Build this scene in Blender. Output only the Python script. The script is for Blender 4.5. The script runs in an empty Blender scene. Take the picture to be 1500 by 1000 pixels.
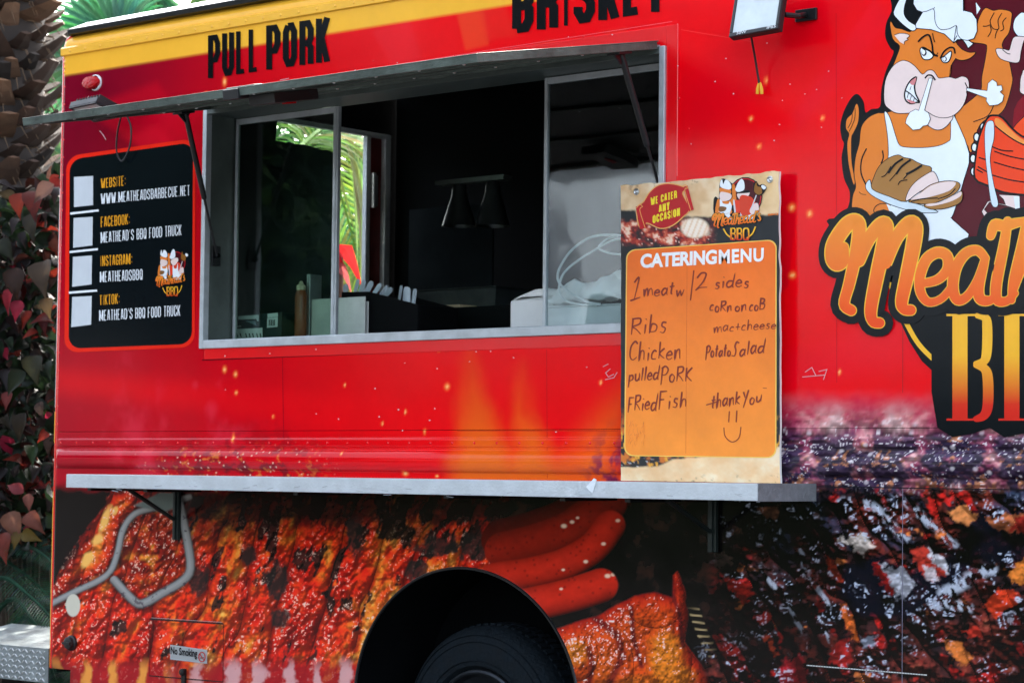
import bpy, math, random
import numpy as np
from mathutils import Vector, Matrix
from mathutils.geometry import tessellate_polygon
R_ = math.radians
S = bpy.context.scene
COL = S.collection
random.seed(7)

# ------------------------------------------------------------------ camera
YAW, PIT, ROL, FPX = R_(39.99173771), R_(3.22115321), R_(.60508234), 3368.9
CAM = np.array([0., -7.0, 1.42])          # eye height 1.42 m above the ground at z = 0
_f = np.array([-math.sin(YAW)*math.cos(PIT), math.cos(YAW)*math.cos(PIT), math.sin(PIT)])
_r = np.array([math.cos(YAW), math.sin(YAW), 0.]); _u = np.cross(_r, _f)
RT = math.cos(ROL)*_r+math.sin(ROL)*_u; UP = -math.sin(ROL)*_r+math.cos(ROL)*_u; FW = _f
cd = bpy.data.cameras.new('camera'); cam = bpy.data.objects.new('camera', cd); COL.objects.link(cam)
cam.matrix_world = Matrix([[RT[i], UP[i], -FW[i], CAM[i]] for i in range(3)]+[[0, 0, 0, 1]])
cd.sensor_width = 36; cd.lens = FPX/1500*36; cd.clip_start = .05; cd.clip_end = 3000
cd.dof.use_dof = True; cd.dof.focus_distance = 8.3; cd.dof.aperture_fstop = 5.6
S.camera = cam

# ------------------------------------------------------------------ light
SUN_EL, SUN_AZ = R_(36), R_(118)           # azimuth measured from +X towards +Y: low behind the truck
sd = Vector((math.cos(SUN_EL)*math.cos(SUN_AZ), math.cos(SUN_EL)*math.sin(SUN_AZ), math.sin(SUN_EL)))
sl = bpy.data.lights.new('sun', 'SUN'); sl.energy = 2.0; sl.angle = R_(.6); sl.color = (1, .95, .87)
so = bpy.data.objects.new('sun', sl); COL.objects.link(so); so.rotation_euler = sd.to_track_quat('Z', 'Y').to_euler()
W = bpy.data.worlds.new('World'); S.world = W; W.use_nodes = True
wn = W.node_tree; bg = wn.nodes['Background']
sky = wn.nodes.new('ShaderNodeTexSky'); sky.sky_type = 'NISHITA'; sky.sun_disc = False
sky.sun_elevation = SUN_EL; sky.sun_rotation = R_(90)-SUN_AZ
sky.dust_density = 5.0; sky.ozone_density = .6; sky.air_density = .8
hs = wn.nodes.new('ShaderNodeHueSaturation'); hs.inputs['Saturation'].default_value = .6; wn.links.new(sky.outputs[0], hs.inputs['Color']); wn.links.new(hs.outputs[0], bg.inputs[0]); bg.inputs[1].default_value = .15
vs = S.view_settings
vs.view_transform = 'Standard'; vs.look = 'None'; vs.exposure = 3.0; vs.gamma = 1

# ------------------------------------------------------------------ measuring helpers
def ray(x, y):
    return RT*((x-750)/FPX)+UP*((500-y)/FPX)+FW
def P(x, y, Y=0.):                        # the point of the plane at depth Y (0 = truck side) seen at photo position x, y
    d = ray(x, y); return Vector(CAM+d*((Y-CAM[1])/d[1]))
def PX(x, y, X):
    d = ray(x, y); return Vector(CAM+d*((X-CAM[0])/d[0]))
def to_px(X, Y, Z):                       # art coordinates of wall points
    dx, dy, dz = X-CAM[0], Y-CAM[1], Z-CAM[2]
    c = [dx*a[0]+dy*a[1]+dz*a[2] for a in (RT, UP, FW)]
    return 750+FPX*c[0]/c[2], 500-FPX*c[1]/c[2]

# ------------------------------------------------------------------ materials
MATS = {}
def mat(name, col, rough=.5, metal=0., var=.15, scale=6., bump=0., bscale=40., spec=.5, coat=0., stretch=None):
    if name in MATS: return MATS[name]
    m = bpy.data.materials.new(name); m.use_nodes = True; t = m.node_tree; b = t.nodes['Principled BSDF']
    b.inputs['Roughness'].default_value = rough; b.inputs['Metallic'].default_value = metal
    b.inputs['Specular IOR Level'].default_value = spec; b.inputs['Coat Weight'].default_value = coat
    tc = t.nodes.new('ShaderNodeTexCoord'); src = tc.outputs['Object']
    if stretch:
        mp = t.nodes.new('ShaderNodeMapping'); mp.inputs['Scale'].default_value = stretch
        t.links.new(src, mp.inputs[0]); src = mp.outputs[0]
    nz = t.nodes.new('ShaderNodeTexNoise'); nz.inputs['Scale'].default_value = scale; nz.inputs['Detail'].default_value = 6
    nz.inputs['Roughness'].default_value = .65
    t.links.new(src, nz.inputs['Vector'])
    rp = t.nodes.new('ShaderNodeValToRGB'); t.links.new(nz.outputs[0], rp.inputs[0])
    rp.color_ramp.elements[0].position = .3; rp.color_ramp.elements[1].position = .7
    rp.color_ramp.elements[0].color = tuple(c*(1-var) for c in col)+(1,)
    rp.color_ramp.elements[1].color = tuple(min(1, c*(1+var)) for c in col)+(1,)
    t.links.new(rp.outputs[0], b.inputs['Base Color'])
    rr = t.nodes.new('ShaderNodeMapRange'); rr.inputs[3].default_value = max(0, rough*.8); rr.inputs[4].default_value = min(1, rough*1.25)
    t.links.new(nz.outputs[0], rr.inputs[0]); t.links.new(rr.outputs[0], b.inputs['Roughness'])
    if bump:
        n2 = t.nodes.new('ShaderNodeTexNoise'); n2.inputs['Scale'].default_value = bscale; n2.inputs['Detail'].default_value = 4
        t.links.new(src, n2.inputs['Vector'])
        bp = t.nodes.new('ShaderNodeBump'); bp.inputs['Strength'].default_value = bump; bp.inputs['Distance'].default_value = .02
        t.links.new(n2.outputs[0], bp.inputs['Height']); t.links.new(bp.outputs[0], b.inputs['Normal'])
    MATS[name] = m; return m

def attr_mat(name, rough=.3, wav=.0, wscale=2.2, trans=0., spec=.5, coat=0., dirt=.08):
    if name in MATS: return MATS[name]
    m = bpy.data.materials.new(name); m.use_nodes = True; t = m.node_tree; b = t.nodes['Principled BSDF']
    a = t.nodes.new('ShaderNodeAttribute'); a.attribute_name = 'Col'
    tc = t.nodes.new('ShaderNodeTexCoord'); nz = t.nodes.new('ShaderNodeTexNoise')
    nz.inputs['Scale'].default_value = 5; nz.inputs['Detail'].default_value = 8; nz.inputs['Roughness'].default_value = .7
    t.links.new(tc.outputs['Object'], nz.inputs['Vector'])
    mr = t.nodes.new('ShaderNodeMapRange'); mr.inputs[1].default_value = .3; mr.inputs[2].default_value = .7
    mr.inputs[3].default_value = 1-dirt; mr.inputs[4].default_value = 1+dirt
    t.links.new(nz.outputs[0], mr.inputs[0])
    mx = t.nodes.new('ShaderNodeVectorMath'); mx.operation = 'SCALE'
    t.links.new(a.outputs['Color'], mx.inputs[0]); t.links.new(mr.outputs[0], mx.inputs['Scale'])
    t.links.new(mx.outputs[0], b.inputs['Base Color'])
    b.inputs['Roughness'].default_value = rough; b.inputs['Specular IOR Level'].default_value = spec; b.inputs['Coat Weight'].default_value = coat
    if wav:
        n2 = t.nodes.new('ShaderNodeTexNoise'); n2.inputs['Scale'].default_value = wscale; n2.inputs['Detail'].default_value = 2
        t.links.new(tc.outputs['Object'], n2.inputs['Vector'])
        n3 = t.nodes.new('ShaderNodeTexNoise'); n3.inputs['Scale'].default_value = 140; n3.inputs['Detail'].default_value = 2
        t.links.new(tc.outputs['Object'], n3.inputs['Vector'])
        ad = t.nodes.new('ShaderNodeMath'); ad.operation = 'MULTIPLY_ADD'; ad.inputs[1].default_value = .012
        t.links.new(n3.outputs[0], ad.inputs[0]); t.links.new(n2.outputs[0], ad.inputs[2])
        bp = t.nodes.new('ShaderNodeBump'); bp.inputs['Strength'].default_value = wav; bp.inputs['Distance'].default_value = .03
        t.links.new(ad.outputs[0], bp.inputs['Height']); t.links.new(bp.outputs[0], b.inputs['Normal'])
    if trans:
        tl = t.nodes.new('ShaderNodeBsdfTranslucent'); ms = t.nodes.new('ShaderNodeMixShader'); ms.inputs[0].default_value = trans
        t.links.new(mx.outputs[0], tl.inputs[0]); t.links.new(b.outputs[0], ms.inputs[1]); t.links.new(tl.outputs[0], ms.inputs[2])
        t.links.new(ms.outputs[0], t.nodes['Material Output'].inputs[0])
    MATS[name] = m; return m

def glass_mat(name, tint, ior=1.5, haze=.01):
    if name in MATS: return MATS[name]
    m = bpy.data.materials.new(name); m.use_nodes = True; t = m.node_tree; t.nodes.remove(t.nodes['Principled BSDF'])
    tr = t.nodes.new('ShaderNodeBsdfTransparent'); gl = t.nodes.new('ShaderNodeBsdfGlossy'); lw = t.nodes.new('ShaderNodeLayerWeight'); lw.inputs[0].default_value = .5; pw = t.nodes.new('ShaderNodeMath'); pw.operation = 'POWER'; pw.inputs[1].default_value = 4; fr = t.nodes.new('ShaderNodeMath'); fr.operation = 'MULTIPLY_ADD'; t.links.new(lw.outputs['Facing'], pw.inputs[0]); t.links.new(pw.outputs[0], fr.inputs[0]); f0 = ((ior-1)/(ior+1))**2; fr.inputs[1].default_value = 1-f0; fr.inputs[2].default_value = f0
    tr.inputs[0].default_value = tuple(tint)+(1,); gl.inputs['Roughness'].default_value = haze
    tc = t.nodes.new('ShaderNodeTexCoord'); n2 = t.nodes.new('ShaderNodeTexNoise'); n2.inputs['Scale'].default_value = 3
    bp = t.nodes.new('ShaderNodeBump'); bp.inputs['Strength'].default_value = .06; bp.inputs['Distance'].default_value = .02
    t.links.new(tc.outputs['Object'], n2.inputs['Vector']); t.links.new(n2.outputs[0], bp.inputs['Height']); t.links.new(bp.outputs[0], gl.inputs['Normal'])
    ms = t.nodes.new('ShaderNodeMixShader'); t.links.new(fr.outputs[0], ms.inputs[0]); t.links.new(tr.outputs[0], ms.inputs[1]); t.links.new(gl.outputs[0], ms.inputs[2])
    t.links.new(ms.outputs[0], t.nodes['Material Output'].inputs[0]); MATS[name] = m; return m

WRAP = attr_mat('printed_vinyl_wrap', rough=.15, wav=.10, wscale=1.7, dirt=.05, spec=.17)
PRINT = attr_mat('printed_decal', rough=.17, wav=.06, dirt=.06, spec=.15)
BOARDM = attr_mat('printed_board', rough=.45, dirt=.1)
LEAF = attr_mat('leaf', rough=.5, trans=.3, dirt=.3, spec=.16)
BARK = attr_mat('bark', rough=.9, dirt=.35)
ALU = mat('brushed_aluminium', (.50, .54, .56), .38, .85, .12, 14, .15, 60, stretch=(1, 8, 8))
ALUP = mat('dull_aluminium_trim', (.46, .50, .52), .45, .55, .18, 9, .1, 80)
AGED = mat('weathered_galvanised', (.075, .098, .082), .55, .3, .45, 7, .25, 50)
SHELFM = mat('aluminium_shelf', (.55, .60, .63), .42, .45, .1, 11, .12, 90)
SHELFE = mat('grey_shelf_end', (.20, .21, .22), .55, .3, .2, 25, .3, 120)
STEEL = mat('stainless_steel', (.5, .52, .52), .28, .9, .12, 8)
BLACKP = mat('black_plastic', (.005, .006, .007), .5, 0, .3, 10)
BLACKM = mat('black_metal', (.008, .009, .01), .35, .3, .3, 10)
RUBBER = mat('tyre_rubber', (.0025, .006, .009), .8, 0, .4, 16, .4, 60, spec=.2)
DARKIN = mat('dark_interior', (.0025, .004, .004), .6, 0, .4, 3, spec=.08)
WHITEP = mat('white_paint', (.78, .8, .8), .4, 0, .06, 5)
YELLOWP = mat('yellow_vinyl', (.84, .43, .035), .25, 0, .06, 4, .05, 20)
REDP = mat('red_vinyl', (.74, .002, .006), .18, 0, .05, 4)
REDLENS = mat('red_lens', (.46, .003, .006), .25, 0, .2, 60, .6, 90, spec=.25)
WHITEPL = mat('white_plastic', (.82, .84, .83), .45, 0, .06, 5, .1, 15)

# ------------------------------------------------------------------ object helpers
def link(o, parent=None):
    COL.objects.link(o)
    if parent is not None:
        o.parent = parent; o.matrix_parent_inverse = Matrix.Identity(4)
        L = Vector((0, 0, 0)); p = parent
        while p is not None: L += p.location; p = p.parent
        o.location = -L
    return o
def tag(o, label=None, cat=None, group=None, kind=None):
    for k, v in (('label', label), ('category', cat), ('group', group), ('kind', kind)):
        if v: o[k] = v
    return o
def thing(name, loc, label, cat, group=None):
    o = bpy.data.objects.new(name, None); o.location = loc; o.empty_display_size = .1; COL.objects.link(o)
    return tag(o, label, cat, group)

class MB:                                  # collects shapes, builds ONE mesh object
    def __init__(s): s.v = []; s.f = []; s.c = []; s.m = []; s.cur = (1, 1, 1); s.mi = 0
    def add(s, vs, fs, col=None):
        n = len(s.v); s.v += [tuple(v) for v in vs]
        c = s.cur if col is None else col
        if len(vs) and isinstance(c, list): s.c += c
        else: s.c += [c]*len(vs)
        s.f += [tuple(i+n for i in f) for f in fs]; s.m += [s.mi]*len(fs)
    def box(s, a, b, M=None, col=None):
        x0, y0, z0 = a; x1, y1, z1 = b
        vs = [Vector(p) for p in ((x0, y0, z0), (x1, y0, z0), (x1, y1, z0), (x0, y1, z0), (x0, y0, z1), (x1, y0, z1), (x1, y1, z1), (x0, y1, z1))]
        if M is not None: vs = [M@v for v in vs]
        s.add(vs, [(3, 2, 1, 0), (4, 5, 6, 7), (0, 1, 5, 4), (1, 2, 6, 5), (2, 3, 7, 6), (3, 0, 4, 7)], col)
    def tube(s, pts, r, n=8, col=None, cap=True):
        pts = [Vector(p) for p in pts]; rs = r if isinstance(r, (list, tuple)) else [r]*len(pts)
        vs = []; up = None
        for i, p in enumerate(pts):
            d = (pts[min(i+1, len(pts)-1)]-pts[max(i-1, 0)]).normalized()
            if up is None:
                up = Vector((0, 0, 1)) if abs(d.z) < .9 else Vector((1, 0, 0))
            a = (up-d*up.dot(d)).normalized(); b = d.cross(a); up = a
            vs += [p+(a*math.cos(2*math.pi*k/n)+b*math.sin(2*math.pi*k/n))*rs[i] for k in range(n)]
        fs = [(i*n+k, i*n+(k+1) % n, (i+1)*n+(k+1) % n, (i+1)*n+k) for i in range(len(pts)-1) for k in range(n)]
        if cap: fs += [tuple(reversed(range(n))), tuple((len(pts)-1)*n+k for k in range(n))]
        s.add(vs, fs, col)
    def lathe(s, c, axis, prof, n=32, col=None):   # prof: (distance along axis, radius)
        ax = Vector(axis).normalized(); a = ax.orthogonal().normalized(); b = ax.cross(a); c = Vector(c)
        vs = [c+ax*h+(a*math.cos(2*math.pi*k/n)+b*math.sin(2*math.pi*k/n))*r for h, r in prof for k in range(n)]
        fs = [(i*n+k, i*n+(k+1) % n, (i+1)*n+(k+1) % n, (i+1)*n+k) for i in range(len(prof)-1) for k in range(n)]
        s.add(vs, fs, col)
    def prism(s, poly, d, col=None):               # polygon of 3-D points pushed by vector d
        n = len(poly); poly = [Vector(p) for p in poly]; d = Vector(d)
        tri = tessellate_polygon([poly])
        vs = poly+[p+d for p in poly]
        fs = [tuple(t) for t in tri]+[tuple(i+n for i in reversed(t)) for t in tri]
        fs += [(i, (i+1) % n, (i+1) % n+n, i+n) for i in range(n)]
        s.add(vs, fs, col)
    def build(s, name, m, parent=None, smooth=False, bevel=0., fix=True):
        me = bpy.data.meshes.new(name); me.from_pydata(s.v, [], s.f); me.update()
        ms = m if isinstance(m, (list, tuple)) else [m]
        for k in ms: me.materials.append(k)
        if len(ms) > 1: me.polygons.foreach_set('material_index', s.m)
        a = me.color_attributes.new('Col', 'FLOAT_COLOR', 'POINT')
        a.data.foreach_set('color', np.array([tuple(c)+(1,) for c in s.c], dtype=np.float32).ravel())
        if fix:
            import bmesh
            bm = bmesh.new(); bm.from_mesh(me); bmesh.ops.recalc_face_normals(bm, faces=bm.faces); bm.to_mesh(me); bm.free()
        if smooth:
            me.polygons.foreach_set('use_smooth', [True]*len(me.polygons))
        o = bpy.data.objects.new(name, me); link(o, parent)
        if smooth: me.set_sharp_from_angle(angle=R_(40))
        if bevel:
            bv = o.modifiers.new('bevel', 'BEVEL'); bv.width = bevel; bv.segments = 2; bv.limit_method = 'ANGLE'; bv.angle_limit = R_(50)
        return o

def spline(pts, n=6, closed=False):
    pts = [tuple(p) for p in pts]; out = []; N = len(pts)
    g = (lambda i: pts[i % N]) if closed else (lambda i: pts[max(0, min(N-1, i))])
    for i in range(N if closed else N-1):
        p0, p1, p2, p3 = g(i-1), g(i), g(i+1), g(i+2)
        for k in range(n):
            t = k/n
            out.append(tuple(.5*(2*b+(c-a)*t+(2*a-5*b+4*c-d)*t*t+(3*b-a-3*c+d)*t**3) for a, b, c, d in zip(p0, p1, p2, p3)))
    if not closed: out.append(pts[-1])
    return out

class Decal:                              # flat printed shapes laid on a plane, each layer a hair proud of the one below
    def __init__(s, base=.0022, Y=0., step=.0004): s.mb = MB(); s.base = base; s.Y = Y; s.step = step; s.k = 0
    def pt(s, x, y, lay): return P(x, y, s.Y)+Vector((0, -(s.base+lay*s.step+(s.k % 18)*.00002), 0))
    def colour(s, col, pts):
        if isinstance(col, tuple) and len(col) == 4 and isinstance(col[0], tuple):
            c0, c1, y0, y1 = col
            return [tuple(a+(b-a)*min(1, max(0, (p[1]-y0)/(y1-y0))) for a, b in zip(c0, c1)) for p in pts]
        return [col]*len(pts)
    def poly(s, pts, col, lay=0, smooth=0):
        if smooth: pts = spline(pts, smooth, True)
        s.k += 1
        v = [s.pt(x, y, lay) for x, y in pts]
        tri = tessellate_polygon([[Vector((x, y, 0)) for x, y in pts]])
        s.mb.add(v, [tuple(t) for t in tri], s.colour(col, pts))
    def stroke(s, pts, w, col, lay=1, smooth=0, round_=False, closed=False, taper=None):
        if smooth: pts = spline(pts, smooth, closed)
        if len(pts) < 2: return
        s.k += 1; P_ = [Vector((x, y)) for x, y in pts]; N = len(P_); L = []; Rr = []
        for i in range(N):
            a = P_[i-1] if (i > 0 or closed) else P_[i]; b = P_[i]; c = P_[(i+1) % N] if (i < N-1 or closed) else P_[i]
            d1 = (b-a); d2 = (c-b)
            if d1.length < 1e-6: d1 = d2
            if d2.length < 1e-6: d2 = d1
            d1 = d1.normalized(); d2 = d2.normalized()
            n1 = Vector((-d1.y, d1.x)); n2 = Vector((-d2.y, d2.x)); m = (n1+n2)
            m = m.normalized() if m.length > 1e-4 else n1
            sc = 1/max(.45, m.dot(n1))
            ww = w if taper is None else w*taper(i/(N-1))
            L.append(b+m*ww/2*sc); Rr.append(b-m*ww/2*sc)
        v = []; pp = []
        for i in range(N):
            off = Vector((0, -i*.000002, 0))
            v += [s.pt(L[i].x, L[i].y, lay)+off, s.pt(Rr[i].x, Rr[i].y, lay)+off]; pp += [tuple(L[i]), tuple(Rr[i])]
        fs = [(2*i, 2*i+1, (2*i+3) % (2*N), (2*i+2) % (2*N)) for i in range(N if closed else N-1)]
        s.mb.add(v, fs, s.colour(col, pp))
        if round_:
            for e in (0, N-1):
                s.k += 1
                ww = w if taper is None else w*taper(e/(N-1))
                s.poly([(P_[e].x+ww/2*math.cos(t*math.pi/7), P_[e].y+ww/2*math.sin(t*math.pi/7)) for t in range(14)], col, lay)
    def disc(s, x, y, rx, ry, col, lay=1, n=18, rot=0):
        c, q = math.cos(rot), math.sin(rot)
        s.poly([(x+rx*math.cos(2*math.pi*k/n)*c-ry*math.sin(2*math.pi*k/n)*q, y+rx*math.cos(2*math.pi*k/n)*q+ry*math.sin(2*math.pi*k/n)*c) for k in range(n)], col, lay)
    def build(s, name, parent, m=None): return s.mb.build(name, m or PRINT, parent, fix=False)

# condensed block capitals as stroke skeletons
q = .16
GL = {
 'A': [[(0, 0), (.36, 1), (.64, 1), (1, 0)], [(.16, .27), (.84, .27)]],
 'B': [[(0, 0), (0, 1), (.7, 1), (1, 1-q), (1, .5+q*.6), (.75, .5), (0, .5)], [(.75, .5), (1, .5-q*.6), (1, q), (.7, 0), (0, 0)]],
 'C': [[(1, .68), (1, 1-q), (.7, 1), (.3, 1), (0, 1-q), (0, q), (.3, 0), (.7, 0), (1, q), (1, .32)]],
 'D': [[(0, 0), (0, 1), (.65, 1), (1, 1-q), (1, q), (.65, 0), (-.01, 0)]],
 'E': [[(.95, 1), (0, 1), (0, 0), (.95, 0)], [(0, .5), (.8, .5)]],
 'F': [[(.95, 1), (0, 1), (0, -.06)], [(0, .5), (.8, .5)]],
 'G': [[(1, .7), (1, 1-q), (.7, 1), (.3, 1), (0, 1-q), (0, q), (.3, 0), (.7, 0), (1, q), (1, .45), (.55, .45)]],
 'H': [[(0, -.06), (0, 1.06)], [(1, -.06), (1, 1.06)], [(0, .5), (1, .5)]],
 'I': [[(.5, -.06), (.5, 1.06)]],
 'K': [[(0, -.06), (0, 1.06)], [(1, 1.06), (.15, .45)], [(.3, .6), (1, -.06)]],
 'L': [[(0, 1.06), (0, 0), (.95, 0)]],
 'M': [[(0, -.06), (0, 1.06)], [(1, -.06), (1, 1.06)], [(.04, .98), (.5, .12), (.96, .98)]],
 'N': [[(0, -.06), (0, 1), (.1, 1), (.9, 0), (1, 0), (1, 1.06)]],
 'O': [[(.3, 1), (0, 1-q), (0, q), (.3, 0), (.7, 0), (1, q), (1, 1-q), (.7, 1), (.28, 1)]],
 'P': [[(0, -.06), (0, 1), (.7, 1), (1, 1-q), (1, .4+q), (.7, .4), (0, .4)]],
 'Q': [[(.3, 1), (0, 1-q), (0, q), (.3, 0), (.7, 0), (1, q), (1, 1-q), (.7, 1), (.28, 1)], [(.55, .25), (1.05, -.08)]],
 'R': [[(0, -.06), (0, 1), (.7, 1), (1, 1-q), (1, .5+q*.6), (.75, .48), (0, .48)], [(.7, .48), (1, .36), (1, -.06)]],
 'S': [[(1, .72), (1, 1-q), (.7, 1), (.3, 1), (0, 1-q), (0, .68), (.2, .57), (.8, .43), (1, .32), (1, q), (.7, 0), (.3, 0), (0, q), (0, .28)]],
 'T': [[(-.05, 1), (1.05, 1)], [(.5, 1), (.5, -.06)]],
 'U': [[(0, 1.06), (0, q), (.3, 0), (.7, 0), (1, q), (1, 1.06)]],
 'W': [[(0, 1.06), (.22, 0), (.3, 0), (.5, .75), (.7, 0), (.78, 0), (1, 1.06)]],
 'X': [[(0, -.06), (1, 1.06)], [(0, 1.06), (1, -.06)]],
 'Y': [[(0, 1.06), (.5, .45), (.5, -.06)], [(1, 1.06), (.5, .45)]],
 "'": [[(.5, 1.05), (.5, .75)]], '.': [[(.5, -.06), (.5, .1)]], ':': [[(.5, .1), (.5, .26)], [(.5, .62), (.5, .78)]],
}
GW = {'I': .42, "'": .4, '.': .4, ':': .42, 'M': 1.5, 'W': 1.6, ' ': .5, 'L': .88, 'E': .9, 'F': .88, 'T': .92}
def block_text(D, txt, a, b, h, col, lay=1, t=.16, gap=.30, thin=.42):
    # a, b: photo positions of baseline start and end; h: cap height; t: stem / height
    adv = [GW.get(c, 1.) for c in txt]; tot = sum(adv)+gap*(len(txt)-1)
    A = Vector(a); B = Vector(b); d = (B-A)/tot; dl = d.length; up = Vector((0, -1))
    x = 0; tw = t*h
    for c, w in zip(txt, adv):
        if c != ' ':
            cw = w*dl; ts = min(tw, cw*thin)
            for pl in GL[c]:
                pts = []
                for (u, v) in pl:
                    uu = (ts/2+u*(cw-ts))/dl if c not in "I'.:" else (u*cw)/dl
                    vv = ts/2+v*(h-ts) if 0 <= v <= 1 else (v*h if v < 0 else h)
                    if v < 0: vv = 0
                    if v > 1: vv = h
                    p = A+d*(x+uu)+up*vv; pts.append((p.x, p.y))
                D.stroke(pts, ts, col, lay)
        x += w+gap

def font_text(D, txt, quad, col, lay=1, bold=0., space=1.):
    # text in Blender's own font fitted to a photo quad (left-bottom, right-bottom, right-top, left-top)
    cu = bpy.data.curves.new('t', 'FONT'); cu.body = txt; cu.offset = bold; cu.space_character = space; cu.resolution_u = 4
    o = bpy.data.objects.new('t', cu); COL.objects.link(o)
    bpy.context.view_layer.update()
    me = o.evaluated_get(bpy.context.evaluated_depsgraph_get()).to_mesh()
    vs = [v.co.copy() for v in me.vertices]; fs = [tuple(p.vertices) for p in me.polygons]
    x0 = min(v.x for v in vs); x1 = max(v.x for v in vs); y0 = min(v.y for v in vs); y1 = max(v.y for v in vs)
    lb, rb, rt, lt = [Vector(p) for p in quad]; D.k += 1; out = []
    for v in vs:
        u = (v.x-x0)/(x1-x0); w = (v.y-y0)/(y1-y0)
        p = (lb*(1-u)+rb*u)*(1-w)+(lt*(1-u)+rt*u)*w; out.append(D.pt(p.x, p.y, lay))
    D.mb.add(out, fs, [col]*len(out))
    bpy.data.objects.remove(o); bpy.data.curves.remove(cu)

# ------------------------------------------------------------------ numpy painters for the printed wrap
def hsh(ix, iy, s):
    n = (ix.astype(np.int64)*374761393+iy.astype(np.int64)*668265263+s*974711) & 0xffffffff
    n = ((n ^ (n >> 13))*1274126177) & 0xffffffff; n = (n ^ (n >> 16)) & 0xffffffff
    return n/4294967295.
def vnoise(x, y, s=0):
    ix = np.floor(x); iy = np.floor(y); fx = x-ix; fy = y-iy; fx = fx*fx*(3-2*fx); fy = fy*fy*(3-2*fy)
    a = hsh(ix, iy, s); b = hsh(ix+1, iy, s); c = hsh(ix, iy+1, s); d = hsh(ix+1, iy+1, s)
    return (a*(1-fx)+b*fx)*(1-fy)+(c*(1-fx)+d*fx)*fy
def fbm(x, y, s=0, o=4):
    t = 0; a = .5; n = 0
    for k in range(o): t = t+a*vnoise(x*2**k+17.3*k, y*2**k-9.1*k, s+k); n += a; a *= .55
    return t/n
def worley(x, y, s=0):                     # distance to nearest point, and a random number of its cell
    ix = np.floor(x); iy = np.floor(y); best = np.full(x.shape, 9.); rid = np.zeros(x.shape)
    for dx in (-1, 0, 1):
        for dy in (-1, 0, 1):
            cx = ix+dx; cy = iy+dy
            d = np.hypot(cx+hsh(cx, cy, s)-x, cy+hsh(cx, cy, s+5)-y); m = d < best
            best = np.where(m, d, best); rid = np.where(m, hsh(cx, cy, s+11), rid)
    return best, rid
def sst(a, b, x): t = np.clip((x-a)/(b-a), 0, 1); return t*t*(3-2*t)
def mix(c, d, t):
    return c*(1-t[:, None])+np.asarray(d)*t[:, None]
def lerp(stops, x):                        # piecewise colour ramp
    xs = [s[0] for s in stops]; return np.stack([np.interp(x, xs, [s[1][k] for s in stops]) for k in range(3)], 1)
def sdpoly(x, y, pts):                     # signed distance, negative inside
    d = np.full(x.shape, 1e9); ins = np.zeros(x.shape, bool); n = len(pts)
    for i in range(n):
        (ax, ay), (bx, by) = pts[i], pts[(i+1) % n]
        ex, ey = bx-ax, by-ay; wx, wy = x-ax, y-ay
        t = np.clip((wx*ex+wy*ey)/(ex*ex+ey*ey+1e-9), 0, 1)
        d = np.minimum(d, np.hypot(wx-ex*t, wy-ey*t))
        c = (ay > y) != (by > y)
        ins ^= c & (x < (bx-ax)*(y-ay)/((by-ay) if by != ay else 1e-9)+ax)
    return np.where(ins, -d, d)
def sdline(x, y, pts):                     # distance to polyline, and signed side, and arc length
    d = np.full(x.shape, 1e9); sg = np.zeros(x.shape); al = np.zeros(x.shape); L = 0
    for (ax, ay), (bx, by) in zip(pts[:-1], pts[1:]):
        ex, ey = bx-ax, by-ay; l = math.hypot(ex, ey); wx, wy = x-ax, y-ay
        t = np.clip((wx*ex+wy*ey)/(l*l+1e-9), 0, 1); e = np.hypot(wx-ex*t, wy-ey*t); m = e < d
        d = np.where(m, e, d); sg = np.where(m, (ex*wy-ey*wx)/l, sg); al = np.where(m, L+t*l, al); L += l
    return d, sg, al
EMB = [(329,120,5,11),(302,137,5,4),(345,548,5,7),(346,575,4,5),(329,541,5,8),(505,564,3,5),(655,566,7,8),(643,512,3,6),(594,603,3,6),(622,632,4,7),(1112,215,6,7),(1100,174,5,6),(1160,304,9,9),(1186,313,8,9),(1161,403,9,8),(1230,545,4,7),(1122,118,4,9),(1113,213,3,5),(342,642,4,9),(594,693,8,6),(640,697,5,4),(1205,173,5,6),(505,664,3,5),(400,610,3,4),(880,560,4,6),(560,620,3,5)]

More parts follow.
